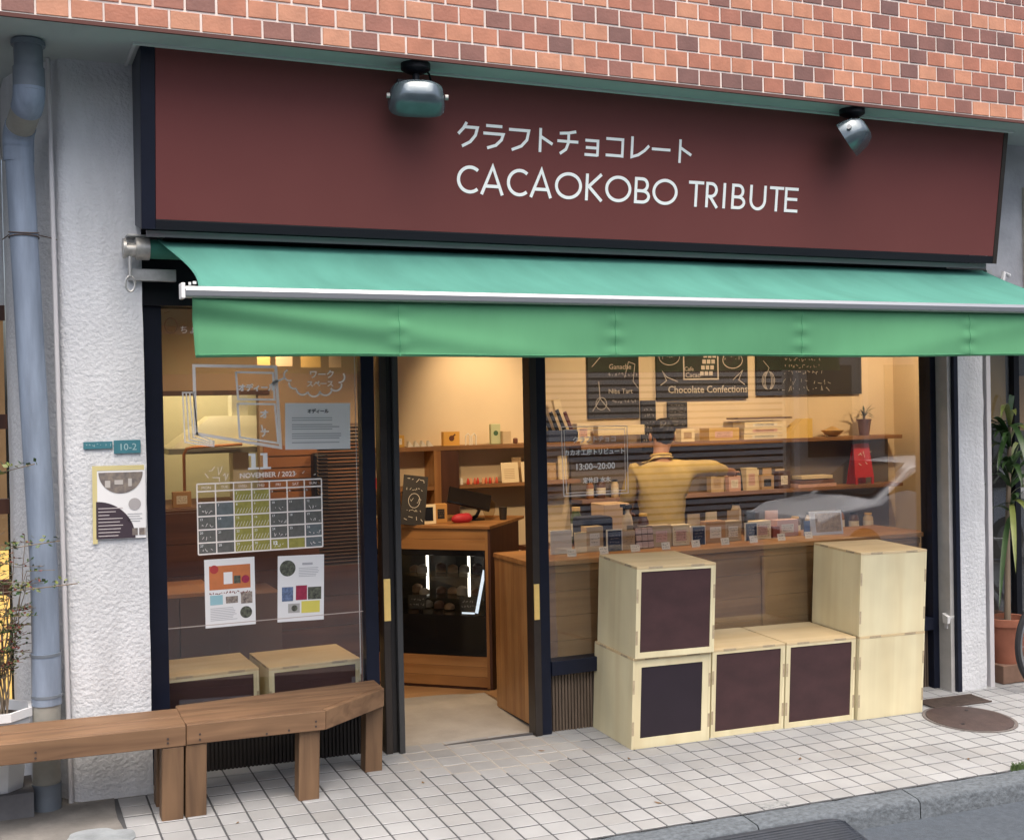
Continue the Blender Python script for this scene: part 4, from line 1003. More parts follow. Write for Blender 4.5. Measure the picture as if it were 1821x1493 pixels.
t = thing('gift_bag', 'pale green gift bag with a dark emblem on the upper shelf', 'bag', (.60, 2.03, 1.661)); MB().box(-.04, .04, 0, .04, 0, .155).build('bag', M('pale_green_card', (.46, .50, .30), .6), t, bevel=.004); g = MB(); g.disc(.0, .085, .02, -.0005, 12); g.build('emblem', M('green_ink', (.05, .12, .06), .6), t)
item('card_box', 'plain kraft box beside the pale green bag', 'box', kraft2, .645, .715, 2.0, 2.05, 1.661, 1.76)
item('ornament', 'small brown ornament at the right end of the upper shelf', 'ornament', M('brown_ornament', (.14, .05, .03), .5), .74, .775, 2.0, 2.03, 1.661, 1.705, bevel=.01)
for i, (x, n_) in enumerate(((.35, 4), (.475, 5))):
    for k in range(n_):
        g = MB(); g.lathe([(.010, 0), (.013, .012), (.010, .03), (.004, .048)], n=8); o = g.build('wrapped_sweet', M('sweet_%d' % ((k+i) % 3), ((.62, .05, .03), (.75, .38, .20), (.66, .12, .06))[(k+i) % 3], .5), None, (x+k*.028, 2.0+.01*(k % 2), 1.363), smooth=True)
        tag(o, '%s wrapped sweet from the left in the %s cluster on the lower shelf' % (('first', 'second', 'third', 'fourth', 'fifth')[k], ('left', 'right')[i]), 'sweet', 'wrapped sweets on the lower shelf')
item('figurine', 'small white cone ornament by the dark shelf divider', 'ornament', paper_w, .235+.05, .255+.05, 1.99, 2.02, 1.363, 1.412)
for i, x in enumerate((.705, .875)):
    t = thing('menu_card', ('left', 'right')[i]+' cream recipe card standing on the lower shelf', 'card', (x, 2.0, 1.363), (R(-8), 0, R(4)), 'recipe cards'); MB().box(-.075, .075, 0, .004, 0, .155).build('card', creambox, t)
    g = MB(); random.seed(i); [g.rect(-.05, .04, .03+k*.014, .034+k*.014, -.0003, .0004) for k in range(6)]; g.build('fine_print', kraft, t)
item('red_box', 'red gift box at the left end of the lower shelf', 'box', red, -.40, -.20, 2.0, 2.08, 1.363, 1.44)
# on the service counter
t = thing('easel_board', 'decorated chalkboard leaning on the service counter', 'chalkboard', (-.335, 1.33, 1.149), (R(-12), R(8), R(-10)))
MB().box(-.085, .085, 0, .012, 0, .345).build('board', chalkbd, t)
g = MB(); random.seed(41); scribble(g, -.07, .06, .29, .035, .004, -.001); g.stroke(arc(0, .17, .04, .05, 0, 360, 18), .004, -.001, 0); scribble(g, -.06, .05, .24, .02, .003, -.001); scribble(g, -.03, .02, .15, .04, .003, -.001); scribble(g, -.06, .06, .09, .02, .003, -.001); scribble(g, -.07, .06, .02, .045, .004, -.001); g.build('chalk_drawing', chalk, t)['kind'] = 'stuff'
t = thing('photo_stand', 'small cream frame with a black photo on the service counter', 'frame', (-.20, 1.35, 1.149), (R(-5), 0, R(-12))); MB().box(-.045, .045, 0, .01, 0, .135).build('frame', creambox, t); MB().box(-.032, .026, -.002, 0, .02, .115).build('photo', blackm, t)
item('kraft_box', 'orange kraft box between the photo stand and red pouch', 'box', M('ochre_card', (.48, .25, .07), .7), -.145, -.06, 1.36, 1.44, 1.149, 1.28, rz=R(-10))
g = MB(); g.ball((0, 0, .03), .05, (1.6, .8, .75), 14, 8); g.ball((.03, 0, .045), .03, (1.4, .7, .8), 10, 6); o = g.build('pouch', M('red_cloth', (.42, .015, .03), .6, bump=.5, bscale=40), None, (.02, 1.30, 1.146), smooth=True); tag(o, 'crumpled red pouch lying on the service counter', 'pouch')
t = thing('tablet_register', 'black tilted tablet till on a curved stand on the service counter', 'till', (.13, 1.42, 1.149))
g = MB(); g.box(-.16, .15, -.01, .01, -.09, .09); g.build('tablet', blackgloss, t, (0, 0, .15), (R(-58), R(14), R(-20)), bevel=.006); g = MB(); g.tube([(0, 0, 0), (.05, .0, .03), (.07, .0, .07), (.02, 0, .13)], .014, 8); g.build('stand', blackgloss, t, smooth=True); MB().box(-.02, .09, -.05, .05, 0, .008).build('foot', blackgloss, t)
g = MB(); g.lathe([(.024, 0), (.03, .09)], n=16); o = g.build('cup', M('dark_cup', (.03, .025, .022), .4), None, (.345, 1.33, 1.149), smooth=True); tag(o, 'dark tumbler beside the tablet till', 'cup')
g = MB(); g.lathe([(.03, 0), (.045, .04), (.05, .10), (.02, .13)], n=14); o = g.build('glass_jar', glass_mat('jar_glass', (.85, .78, .68), 1.4), None, (.33, 1.55, 1.149), smooth=True); tag(o, 'clear glass jar standing behind the dark tumbler', 'jar')

# goods along the window counter
Z = 1.0155
goods = [('card', 'white display card nearest the door frame', .225, .375, .31, 1.165, paper_w), ('card', 'triangular cream display card beside the white card', .39, .475, .30, 1.145, creambox), ('box', 'kraft chocolate box left of the first dark tag', .485, .605, .32, 1.172, kraft2),
 ('tag', 'first dark slate tag from the door on the window counter', .610, .705, .26, 1.145, navyc), ('card', 'densely printed card right of the first dark tag', .715, .808, .27, 1.14, kraft),
 ('box', 'long kraft box behind the white paper in the middle', .958, 1.10, .30, 1.155, kraft2), ('box', 'lined kraft box left of the second dark tag', 1.105, 1.235, .29, 1.150, creambox), ('tag', 'second dark slate tag from the door on the window counter', 1.242, 1.332, .26, 1.132, navyc),
 ('box', 'orange kraft box in the middle of the window counter', 1.372, 1.52, .30, 1.158, M('warm_kraft', (.52, .30, .14), .8)), ('box', 'printed kraft box left of the third dark tag', 1.525, 1.655, .31, 1.15, kraft2), ('tag', 'third dark slate tag from the door on the window counter', 1.662, 1.745, .26, 1.13, navyc),
 ('box', 'printed cream box right of the third dark tag', 1.755, 1.89, .30, 1.138, creambox), ('box', 'narrow brick red box on the window counter', 1.905, 1.962, .30, 1.095, M('brick_red_card', (.26, .07, .05), .7)), ('box', 'pale pink open box on the window counter', 1.975, 2.148, .34, 1.13, pink), ('card', 'narrow blue card beside the pink box', 2.154, 2.202, .28, 1.12, blue)]
for cat, lb, x0, x1, y, z1, mt in goods:
    dp_ = .08 if cat == 'box' else .012
    o = item({'card': 'display_card', 'box': 'chocolate_box', 'tag': 'slate_tag'}[cat], lb, cat, mt, x0, x1, y, y+dp_, Z, z1, 'goods on the window counter', rz=random.uniform(-.05, .05))
    g = MB(); random.seed(int(x0*1000)); w_ = x1-x0; h = z1-Z
    if cat == 'tag': [scribble(g, -w_/2+.012, w_/2-.02, h*k/6+.01, .010, .0018, -dp_/2-.0006) for k in (1, 2, 3, 4)]; g.build('chalk_text', chalk, o); MB().box(-w_/2-.008, w_/2+.008, dp_/2-.006, dp_/2+.004, -.0, h+.008).build('mount', paper_w, o)
    elif 'printed' in lb or 'lined' in lb: [scribble(g, -w_/2+.012, w_/2-.02, h*k/8, .010, .0022, -dp_/2-.0006) for k in range(1, 7)]; g.build('print', M('kraft_ink', (.16, .10, .06), .8), o)
t = thing('chocolate_tray', 'framed grid of pale pink chocolates on the window counter', 'tray', (.882, .27, Z), (R(-8), 0, 0), 'goods on the window counter'); MB().box(-.068, .068, 0, .01, 0, .142).build('tray', M('tray_brown', (.10, .045, .03), .6), t)
for i in range(3):
    for j in range(3): MB().box(-.064+i*.043, -.024+i*.043, -.012, 0, .006+j*.045, .044+j*.045).build('chocolate_piece', M('pink_chocolate', (.66, .48, .42), .6, var=.2, vscale=40), t, bevel=.004)
t = thing('framed_photo', 'white framed photo standing at the right of the window counter', 'frame', (2.342, .27, Z), (R(-8), 0, R(-4)), 'goods on the window counter'); MB().box(-.132, .132, 0, .01, 0, .165).build('frame', M('frame_white', (.60, .62, .64), .5), t, bevel=.003); MB().box(-.088, .118, -.002, 0, .02, .15).build('photo', M('nuts_photo', (.48, .34, .20), .6, var=.6, vscale=30), t)
item('paper_stack', 'white paper bag stack in front of the shopkeeper', 'paper', paper, 1.13, 1.40, .42, .55, Z, 1.115)
t = thing('spray_bottle', 'cream spray bottle with dark trigger on the window counter', 'bottle', (.90, .53, Z)); g = MB(); g.lathe([(.034, 0), (.038, .01), (.038, .15), (.03, .19), (.013, .215), (.013, .235)], n=18); g.build('bottle', M('bottle_cream', (.70, .58, .42), .4), t, smooth=True); g = MB(); g.box(-.016, .03, -.012, .012, .235, .262); g.box(-.05, -.016, -.008, .008, .250, .270); g.box(-.03, -.018, -.006, .006, .2, .25); g.build('trigger', blackm, t); MB().box(-.026, .026, -.0395, -.037, .05, .13).build('label', M('bottle_label', (.30, .27, .17), .6), t)
g = MB(); g.box(-.115, .115, -.08, .08, 0, .20); o = g.build('label_printer', navyc, None, (.65, .55, Z), bevel=.02); tag(o, 'dark navy label printer on the window counter near the door', 'printer')
g = MB(); g.box(-.10, .10, -.1, .1, 0, .26); o = g.build('carton', M('pale_carton', (.66, .48, .32), .8), None, (1.0, .95, 1.0), bevel=.006); tag(o, 'tan carton behind the cream spray bottle', 'box'); 
bt = thing('back_bench', 'low dark work bench behind the window counter', 'counter', (1.3, .85, .048)); bx('bench_top', darkwood, bt, .35, 2.4, .78, 1.08, .96, .995); bx('bench_front', darkwood, bt, .36, 2.39, .80, .82, .05, .959)
# coffee equipment at the left of the right window
t = thing('knife_block', 'block of dark utensils on the shelf at the left of the right window', 'utensils', (1.17, 2.06, 1.661)); MB().box(-.12, .15, -.03, .06, 0, .09).build('block', navyc, t, bevel=.01)
for k in range(4):
    g = MB(); x = -.08+k*.062; g.box(-.014, .014, -.008, .008, 0, .20-.02*(k % 2)); g.build('handle', (blackm, M('dk_red', (.10, .02, .02), .5))[k == 3], t, (x, 0, .07), (0, R(-22), 0), bevel=.003)
MB().box(-.03, .03, -.02, .02, 0, .14).build('wooden_block', creambox, t, (.0, .02, .20), (0, R(-12), 0))
item('carton', 'cream carton beside the utensil block on the shelf', 'box', creambox, 1.30, 1.42, 2.03, 2.12, 1.661, 1.80)
item('towel', 'cream folded towel under the narrow chalk menu board', 'towel', creambox, 1.50, 1.93, 2.05, 2.13, 1.7, 1.78)
item('cream_box', 'cream gift box on the upper shelf right of the shopkeeper', 'box', creambox, 2.26, 2.39, 2.02, 2.1, 1.629, 1.735)
item('carton', 'wide ochre carton on the upper shelf in the right window', 'box', M('ochre_carton', (.60, .40, .14), .7), 2.52, 2.82, 2.0, 2.15, 1.629, 1.735)
for k in range(3): item('tray_box', ('lowest', 'middle', 'topmost')[k]+' cream tray box stacked on the upper shelf', 'box', creambox, 2.86-.0*k, 3.30, 1.99, 2.16, 1.629+k*.05, 1.677+k*.05, 'stacked tray boxes', rz=.02*k)
item('lid', 'brown tilted lid resting on the stacked tray boxes', 'lid', M('brown_lid', (.16, .10, .06), .6), 2.80, 3.36, 1.99, 2.16, 1.80, 1.815)
g = MB(); g.prism([(-.16, 0), (.16, 0), (.16, .165), (.06, .165)], -.05, .05, 'y'); o = g.build('wedge_box', M('yellow_card', (.72, .50, .14), .6), None, (3.42, 2.05, 1.629)); tag(o, 'yellow wedge shaped card box on the upper shelf', 'box')
g = MB(); g.lathe([(.03, 0), (.06, .012), (.10, .05), (.102, .055), (.07, .058), (.02, .085), (.005, .09)], n=22); o = g.build('bowl', M('gold_bowl', (.60, .40, .16), .4, metal=.3), None, (3.845, 2.06, 1.629), smooth=True); tag(o, 'shallow golden bowl on the upper shelf', 'bowl')
t = thing('potted_plant', 'small spiky plant in a brown pot on the upper shelf', 'plant', (4.205, 2.07, 1.629)); g = MB(); g.lathe([(.042, 0), (.060, .13), (.064, .13), (.064, .145), (.054, .145)], n=18); g.build('pot', M('brown_pot', (.14, .06, .035), .5), t, smooth=True); MB().lathe([(.012, .12), (.010, .22)], n=8).build('stem', twig, t)
random.seed(12)
for k in range(16):
    a = k*2.4; e = random.uniform(-.2, 1.2); L_ = random.uniform(.11, .19); g = MB(); d = Vector((math.cos(a)*math.cos(e), math.sin(a)*math.cos(e), math.sin(e))); sd_ = Vector((-math.sin(a), math.cos(a), 0))*.009
    b0 = Vector((0, 0, .16+.05*random.random())); g.add([b0-sd_*.4, b0+sd_*.4, b0+d*L_*.5+sd_, b0+d*L_*.5-sd_, b0+d*L_-Vector((0, 0, .015))], [(0, 1, 2, 3), (3, 2, 4)]); g.build('leaf', leafg, t)
t = thing('a_frame_sign', 'small red A-frame sign with white drawing on the lower shelf', 'sign', (4.15, 2.05, 1.197)); g = MB(); g.add([(-.105, -.04, .06), (.105, -.04, .06), (.085, 0, .36), (-.085, 0, .36), (-.105, -.03, .06), (.105, -.03, .06), (.085, .01, .36), (-.085, .01, .36)], [(0, 1, 2, 3), (7, 6, 5, 4), (0, 4, 5, 1), (1, 5, 6, 2), (2, 6, 7, 3), (3, 7, 4, 0)]); g.build('front_board', red, t)
g = MB(); g.add([(-.105, .07, .0), (.105, .07, .0), (.085, .012, .36), (-.085, .012, .36), (-.105, .08, .0), (.105, .08, .0), (.085, .022, .36), (-.085, .022, .36)], [(0, 1, 2, 3), (7, 6, 5, 4), (0, 4, 5, 1), (1, 5, 6, 2), (2, 6, 7, 3), (3, 7, 4, 0)]); g.build('back_board', red, t)
for x in (-.1, .08): MB().box(x, x+.02, -.045, -.03, 0, .07).build('leg', red, t)
g = MB(); random.seed(6); scribble(g, -.06, .05, .15, .05, .006, -.042); scribble(g, -.06, .05, .23, .06, .006, -.042); g.build('drawing', paper_w, t, (0, -.016, 0), (R(-7), 0, 0))['kind'] = 'stuff'
for k, (z, mt, lb) in enumerate(((0, pink, 'pink book at the bottom of the pile on the lower shelf'), (.032, M('book_brown', (.20, .10, .07), .6), 'brown book in the pile on the lower shelf'), (.07, creambox, 'cream book on top of the pile on the lower shelf'))):
    item('book', lb, 'book', mt, 3.42+.02*k, 3.83-.02*k, 2.0, 2.14, 1.197+z, 1.197+z+.028, 'books on the lower shelf')
for k in range(5):
    x = 2.55+k*.17; item('gift_pack', ('first', 'second', 'third', 'fourth', 'fifth')[k]+' small gift pack from the left on the lower shelf', 'box', (kraft2, pink, creambox, kraft, M('dk_print', (.10, .05, .04), .6))[k], x, x+.12, 2.02, 2.1, 1.197, 1.197+(.16, .13, .19, .12, .15)[k], 'gift packs on the lower shelf', rz=.1*(k % 3-1))

# kitchen beyond the pass-through and low cabinets
t = thing('stainless_hood', 'pale sloping extractor hood above the kitchen worktop', 'hood', (-1.4, 2.3, 1.7)); whm = M('hood_cream', (.62, .56, .40), .5, var=.1)
g = MB(); g.add([(-.42, -.2, 0), (.30, -.2, 0), (.30, .25, 0), (-.42, .25, 0), (-.12, -.05, .22), (.22, -.05, .22), (.22, .2, .22), (-.12, .2, .22)], [(3, 2, 1, 0), (4, 5, 6, 7), (0, 1, 5, 4), (1, 2, 6, 5), (2, 3, 7, 6), (3, 0, 4, 7)]); g.build('canopy', whm, t); MB().box(-.44, .32, -.22, .26, -.04, -.001).build('rim', M('hood_rim', (.30, .30, .26), .4, metal=.5), t)
t = thing('copper_pipe', 'bent copper pipe rising from the kitchen worktop', 'pipe', (-1.75, 2.0, 1.3)); g = MB(); g.tube([(0, 0, 0), (0, 0, .36), (.02, 0, .40), (.06, 0, .41), (.40, 0, .42)], .011, 8); g.build('tube', M('copper', (.50, .24, .12), .3, metal=.8), t, smooth=True)
o = item('kitchen_column', 'white kitchen column behind the drawn box on the glass', 'column', M('col_white', (.76, .74, .62), .6), -1.36, -1.245, 2.3, 2.45, 1.31, 2.5)
o = item('kitchen_worktop', 'brown kitchen worktop seen through the pass-through', 'worktop', M('brown_top', (.20, .085, .05), .6), -2.2, -.65, 1.70, 2.6, 1.20, 1.315)
item('socket_box', 'small wooden switch box on the kitchen worktop', 'box', M('sock', (.45, .26, .12), .6), -1.86, -1.74, 1.78, 1.84, 1.316, 1.42)
item('grinder', 'dark grinder standing at the right of the partition', 'machine', blackm, -.98, -.88, 1.45, 1.56, 1.25, 1.66, bevel=.02)
t = thing('low_cabinet', 'brown low cabinet with an orange wood top inside the left window', 'cabinet', (-1.9, 1.2, .036)); bx('top', M('cab_top', (.56, .26, .11), .5, var=.15), t, -2.25, -1.72, .98, 1.56, .83, .855)
for k in range(2): bx('door', M('cab_brown', (.165, .085, .06), .55, var=.1), t, -2.25+k*.30+.003, -2.25+(k+1)*.30-.003, .965, .985, .06, .828)
bx('door', M('cab_brown'), t, -1.645, -1.30, 1.10, 1.12, .06, .80); bx('carcass', M('cab_brown'), t, -2.24, -1.66, .986, 1.55, .04, .829); bx('carcass', M('cab_brown'), t, -1.65, -1.30, 1.121, 1.55, .04, .80)
# blind hanging at the right of the left window
bl_ = thing('venetian_blind', 'dim slatted blind hanging at the right edge of the left window', 'blind', (-1.0, .75, 1.0)); random.seed(1)
sl_m = M('blind_slat', (.10, .060, .040), .6)
for k in range(40): MB().box(-.14, .14, -.012, .012, -.0012, .0012).build('slat', sl_m, bl_, (0, 0, .0+k*.022), (R(35), 0, 0))

# ================================================================== SHOPKEEPER
def skin_mesh(name, mat, parent, chains, loc=(0, 0, 0), sub=2):
    """chains: list of lists of (co, rx, ry); chains after the first start at an existing vertex index given first"""
    vs, es, rs = [], [], []
    for ch in chains:
        prev = None
        for it in ch:
            if isinstance(it, int): prev = it; continue
            co, ra, rb = it; vs.append(co); rs.append((ra, rb))
            if prev is not None: es.append((prev, len(vs)-1))
            prev = len(vs)-1
    me = bpy.data.meshes.new(name); me.from_pydata(vs, es, []); me.materials.append(mat)
    o = bpy.data.objects.new(name, me); col.objects.link(o); o.parent = parent; o.location = loc
    bm = bmesh.new(); bm.from_mesh(me); ly = bm.verts.layers.skin.verify(); bm.verts.ensure_lookup_table()
    for i, v in enumerate(bm.verts): v[ly].radius = rs[i]; v[ly].use_root = (i == 0)
    bm.to_mesh(me); bm.free()
    s = o.modifiers.new('skin', 'SKIN'); s.use_smooth_shade = True
    s2_ = o.modifiers.new('sub', 'SUBSURF'); s2_.levels = sub; s2_.render_levels = sub
    return o
pr = thing('person', 'person in a mustard shirt seen from behind working at the shelves', 'person', (1.60, 1.25, .05), (0, 0, R(-14)))
skinm = M('skin', (.50, .27, .18), .55); hairm = M('hair', (.012, .009, .008), .5, bump=.6, bscale=80, bstretch=(1, 1, .2)); shirtm = M('mustard_shirt', (.70, .53, .20), .85, var=.26, vscale=6, bump=.5, bscale=12); trs = M('dark_trousers', (.03, .03, .035), .8)
body = skin_mesh('body', skinm, pr, [
    [((0, 0, .95), .14, .11), ((0, 0, 1.15), .13, .095), ((0, .01, 1.36), .14, .095), ((0, .02, 1.46), .07, .065), ((.01, .03, 1.54), .055, .058), ((.03, .055, 1.60), .075, .088), ((.035, .06, 1.68), .072, .088), ((.035, .05, 1.735), .045, .06)],
    [2, ((-.19, .0, 1.40), .055, .055), ((-.24, .05, 1.17), .042, .042), ((-.20, .26, 1.06), .034, .034), ((-.17, .33, 1.05), .028, .038), ((-.15, .40, 1.05), .022, .036)],
    [2, ((.19, .0, 1.41), .055, .055), ((.42, .06, 1.395), .042, .042), ((.60, .22, 1.365), .032, .032), ((.655, .275, 1.355), .026, .034), ((.69, .31, 1.35), .020, .034)],
    [0, ((-.10, 0, .85), .09, .09), ((-.11, 0, .48), .06, .06), ((-.11, .01, .08), .045, .045), ((-.11, -.12, .03), .035, .03)],
    [0, ((.10, 0, .85), .09, .09), ((.11, 0, .48), .06, .06), ((.11, .01, .08), .045, .045), ((.11, -.12, .03), .035, .03)]])
# fingers: own short chains rooted in the palms
def fingers(hx, hy, hz, side):
    for k, L_ in enumerate((.070, .078, .072, .058)):
        x = hx+(-.027+k*.018)
        skin_mesh('finger', skinm, pr, [[((x, hy-.03, hz), .009, .009), ((x, hy+.02, hz+.004), .009, .009), ((x, hy+L_*.62, hz-.012), .008, .008), ((x, hy+L_*.9, hz-.035), .007, .007)]], sub=1)
    skin_mesh('thumb', skinm, pr, [[((hx-side*.025, hy-.05, hz), .011, .011), ((hx-side*.05, hy-.02, hz-.01), .010, .010), ((hx-side*.058, hy+.012, hz-.022), .008, .008)]], sub=1)
fingers(-.15, .42, 1.05, -1); fingers(.70, .335, 1.35, 1)
sh = skin_mesh('shirt', shirtm, pr, [
    [((0, 0, .90), .195, .13), ((0, 0, 1.02), .19, .13), ((0, 0, 1.18), .19, .125), ((0, .0, 1.34), .205, .125), ((0, .012, 1.43), .15, .10), ((.005, .022, 1.49), .078, .075), ((.008, .027, 1.525), .070, .070)],
    [3, ((-.20, 0, 1.40), .078, .078), ((-.255, .04, 1.20), .068, .068), ((-.23, .20, 1.09), .055, .055)],
    [3, ((.20, 0, 1.41), .078, .080), ((.32, .03, 1.41), .070, .072), ((.43, .065, 1.40), .064, .066), ((.52, .145, 1.385), .052, .052), ((.565, .19, 1.375), .048, .046)]])
tx = bpy.data.textures.new('folds', 'CLOUDS'); tx.noise_scale = .11
dm = sh.modifiers.new('folds', 'DISPLACE'); dm.texture = tx; dm.strength = .030; dm.mid_level = .5; dm.texture_coords = 'LOCAL'
g = MB(); g.tube([(.008+.074*math.cos(2*math.pi*k/20), .026+.070*math.sin(2*math.pi*k/20), 1.512-.012*math.sin(2*math.pi*k/20)) for k in range(21)], .010, 8); g.build('collar', shirtm, pr, smooth=True)
skin_mesh('trousers', trs, pr, [[((0, 0, .95), .165, .125), ((0, 0, .86), .16, .12)], [1, ((-.10, 0, .78), .095, .095), ((-.11, 0, .48), .075, .075), ((-.11, .01, .08), .065, .065)], [1, ((.10, 0, .78), .095, .095), ((.11, 0, .48), .075, .075), ((.11, .01, .08), .065, .065)]])
g = MB(); g.ball((.034, .038, 1.700), .092, (.94, 1.06, .98), 28, 18); g.ball((.034, .012, 1.640), .062, (1.05, .8, 1.0), 20, 12); hr_ = g.build('hair', hairm, pr, smooth=True)
tx2 = bpy.data.textures.new('locks', 'CLOUDS'); tx2.noise_scale = .022
dm = hr_.modifiers.new('sub', 'SUBSURF'); dm.levels = 1; dm.render_levels = 1
dm = hr_.modifiers.new('locks', 'DISPLACE'); dm.texture = tx2; dm.strength = .022; dm.mid_level = .5
for s in (-1, 1): g = MB(); g.ball((.032+s*.092, .065, 1.645), .03, (.4, .8, 1.1), 10, 8); g.build('ear', skinm, pr, smooth=True)
g = MB(); g.ball((.034, .15, 1.64), .016, (.8, 1, 1.2), 8, 6); g.build('nose', skinm, pr, smooth=True)
for s in (-1, 1): g = MB(); g.ball((.034+s*.032, .138, 1.665), .010, (1.2, .6, .8), 8, 6); g.build('eye', paper, pr, smooth=True)
g = MB(); g.box(.012, .058, .135, .142, 1.600, 1.607); g.build('mouth', M('lip', (.35, .10, .09), .5), pr)
for s in (-1, 1): g = MB(); g.box(s*.11-.045, s*.11+.045, -.10, .16, -.012, .05); g.build('shoe', blackm, pr, bevel=.02)

# ceiling spot lights of the shop (lit, warm)
def spot(x, y, tx, ty, tz, power, size=75, label='', lc=(1, .70, .41)):
    t = thing('ceiling_spotlight', label, 'light', (x, y, 2.78), (0, 0, 0), 'warm ceiling spotlights')
    d = (Vector((tx, ty, tz))-Vector((x, y, 2.62))).normalized(); q = d.to_track_quat('-Z', 'Y').to_euler()
    MB().tube([(0, 0, 0), (0, 0, -.12)], .012, 8).build('stem', blackm, t)
    g = MB(); g.lathe([(.035, .06), (.045, .05), (.05, -.06), (.044, -.06), (.040, -.04)], n=18); g.build('housing', blackm, t, (0, 0, -.16), q, smooth=True)
    g = MB(); g.lathe([(.002, -.039), (.038, -.040)], n=18, caps=False); g.build('bulb_face', M('lamp_face', (1, .8, .5), .5, emit=(1, .62, .28), estr=12), t, (0, 0, -.16), q)
    ld = bpy.data.lights.new('spot', 'SPOT'); ld.energy = power; ld.color = lc; ld.spot_size = R(size); ld.spot_blend = .9; ld.shadow_soft_size = .05
    lo = bpy.data.objects.new('spot_lamp', ld); col.objects.link(lo); lo.parent = t; lo.location = (0, 0, -.16)+d*.07 if False else Vector((0, 0, -.16))+d*.07; lo.rotation_euler = q
P = .46
spot(.45, 1.35, .52, 2.2, 2.05, 62*P, 75, 'warm ceiling spotlight aimed at the upper shelf behind the doorway')
spot(-.40, .50, -.10, 1.2, .7, 130*P, 110, 'warm ceiling spotlight just inside the doorway')
spot(1.6, .9, 1.75, 2.2, 1.8, 80*P, 110, 'warm ceiling spotlight over the shopkeeper')
spot(2.9, 1.1, 2.95, 2.2, 1.7, 80*P, 110, 'warm ceiling spotlight facing the stacked tray boxes')
spot(4.15, 1.2, 4.62, 2.0, 1.5, 70*P, 160, 'warm ceiling spotlight near the potted plant')
spot(1.15, .50, 1.5, 1.0, 1.2, 75*P, 130, 'warm ceiling spotlight over the window counter near the door')
spot(2.3, .50, 2.2, .60, 1.0, 60*P, 130, 'warm ceiling spotlight over the far window counter')
spot(-1.5, .55, -1.4, 1.5, 1.0, 62*P, 130, 'warm ceiling spotlight inside the left window')
spot(-1.5, 2.2, -1.5, 2.6, 1.6, 55*P, 150, 'warm ceiling spotlight in the kitchen', (1, .82, .52))

# ================================================================== AROUND
# manhole cover and grating
t = thing('manhole_cover', 'round rusty brown manhole cover in the pavement by the right plywood stack', 'manhole cover', (2.655, -.70, G(2.655, -.70)+.001), GROT)
g = MB(); g.lathe([(.262, 0), (.262, .006), (.256, .009), (.0, .010)], n=48, caps=False); g.build('cover', iron, t, smooth=True); g = MB(); g.lathe([(.285, 0), (.285, .004), (.266, .004), (.266, 0)], n=48, caps=False); g.build('rim', M('manhole_rim', (.16, .14, .13), .8, var=.3, vscale=20), t)
for a in (.9, 3.7): MB().lathe([(.012, .0100), (.012, .0112), (.001, .0112)], (.17*math.cos(a), .17*math.sin(a), 0), 10, False).build('lifting_hole', blackm, t)
t = thing('drain_grate', 'rusty rectangular drain grate in the pavement behind the manhole cover', 'grate', (2.87, -.365, G(2.87, -.365)+.002), GROT)
MB().box(-.26, .22, -.085, .085, 0, .004).build('pan', blackm, t)
for k in range(30): MB().box(-.258+k*.016, -.250+k*.016, -.085, .085, .0041, .010).build('bar', rust, t)
for y in (-.09, .085): MB().box(-.262, .225, y, y+.006, 0, .0105).build('edge', rust, t)
# rubber kerb ramp
t = thing('kerb_ramp', 'black ridged rubber ramp lying on the road against the kerb', 'ramp', (.0, -1.80, RG(0, -1.80)-.115), (0, GROT[1], 0))
prof = [(.128, 0), (.128, .085), (.10, .088), (-.16, .012), (-.165, 0)]
g = MB(); pts = []
def rp(u, v):
    x = -2.6+3.50*u; d = max(0, (x-.72)/.18); k = math.sqrt(max(0, 1-d*d)) if d < 1 else 0.0
    i = v; y = .128-(.293)*i; y = .128-(.293)*i*(.45+.55*k) if x > .72 else y
    z = .087*(1-max(0, (i-.1)/.9))*(1 if x < .72 else (.25+.75*k))+.002
    return (x, y, z)
g.grid(rp, 80, 12); g.build('wedge', rubber, t, smooth=True)
for k in range(14):
    g = MB(); v = .12+k*.06
    a = [rp(u/60, v) for u in range(61)]; g.tube([(p_[0], p_[1], p_[2]+.001) for p_ in a], .0045, 5); g.build('ridge', rubber, t, smooth=True)
# weeds in the kerb joint
def weed(label, x, y, n, h, seed):
    rnd = random.Random(seed); t = thing('weed', label, 'weed', (x, y, G(x, y)-.004), group='weeds in the kerb joint'); g = MB()
    for k in range(n):
        a = rnd.uniform(0, 6.28); L_ = rnd.uniform(.4, 1)*h; bx_, by_ = rnd.uniform(-.07, .07), rnd.uniform(-.01, .01); tx, ty = math.cos(a)*L_*.5, math.sin(a)*L_*.35; sx_ = .0035
        g.add([(bx_-sx_, by_, 0), (bx_+sx_, by_, 0), (bx_+tx*.5+sx_*1.4, by_+ty*.5, L_*.7), (bx_+tx*.5-sx_*1.4, by_+ty*.5, L_*.7), (bx_+tx, by_+ty, L_)], [(0, 1, 2, 3), (3, 2, 4)])
    g.build('blades', M('weed_green', (.07, .12, .03), .7, var=.4, vscale=20), t, recalc=False)
weed('green weed tuft at the far right of the kerb joint', 2.20, -1.525, 60, .05, 1); weed('second weed tuft at the right edge of the kerb', 2.38, -1.52, 50, .055, 3)

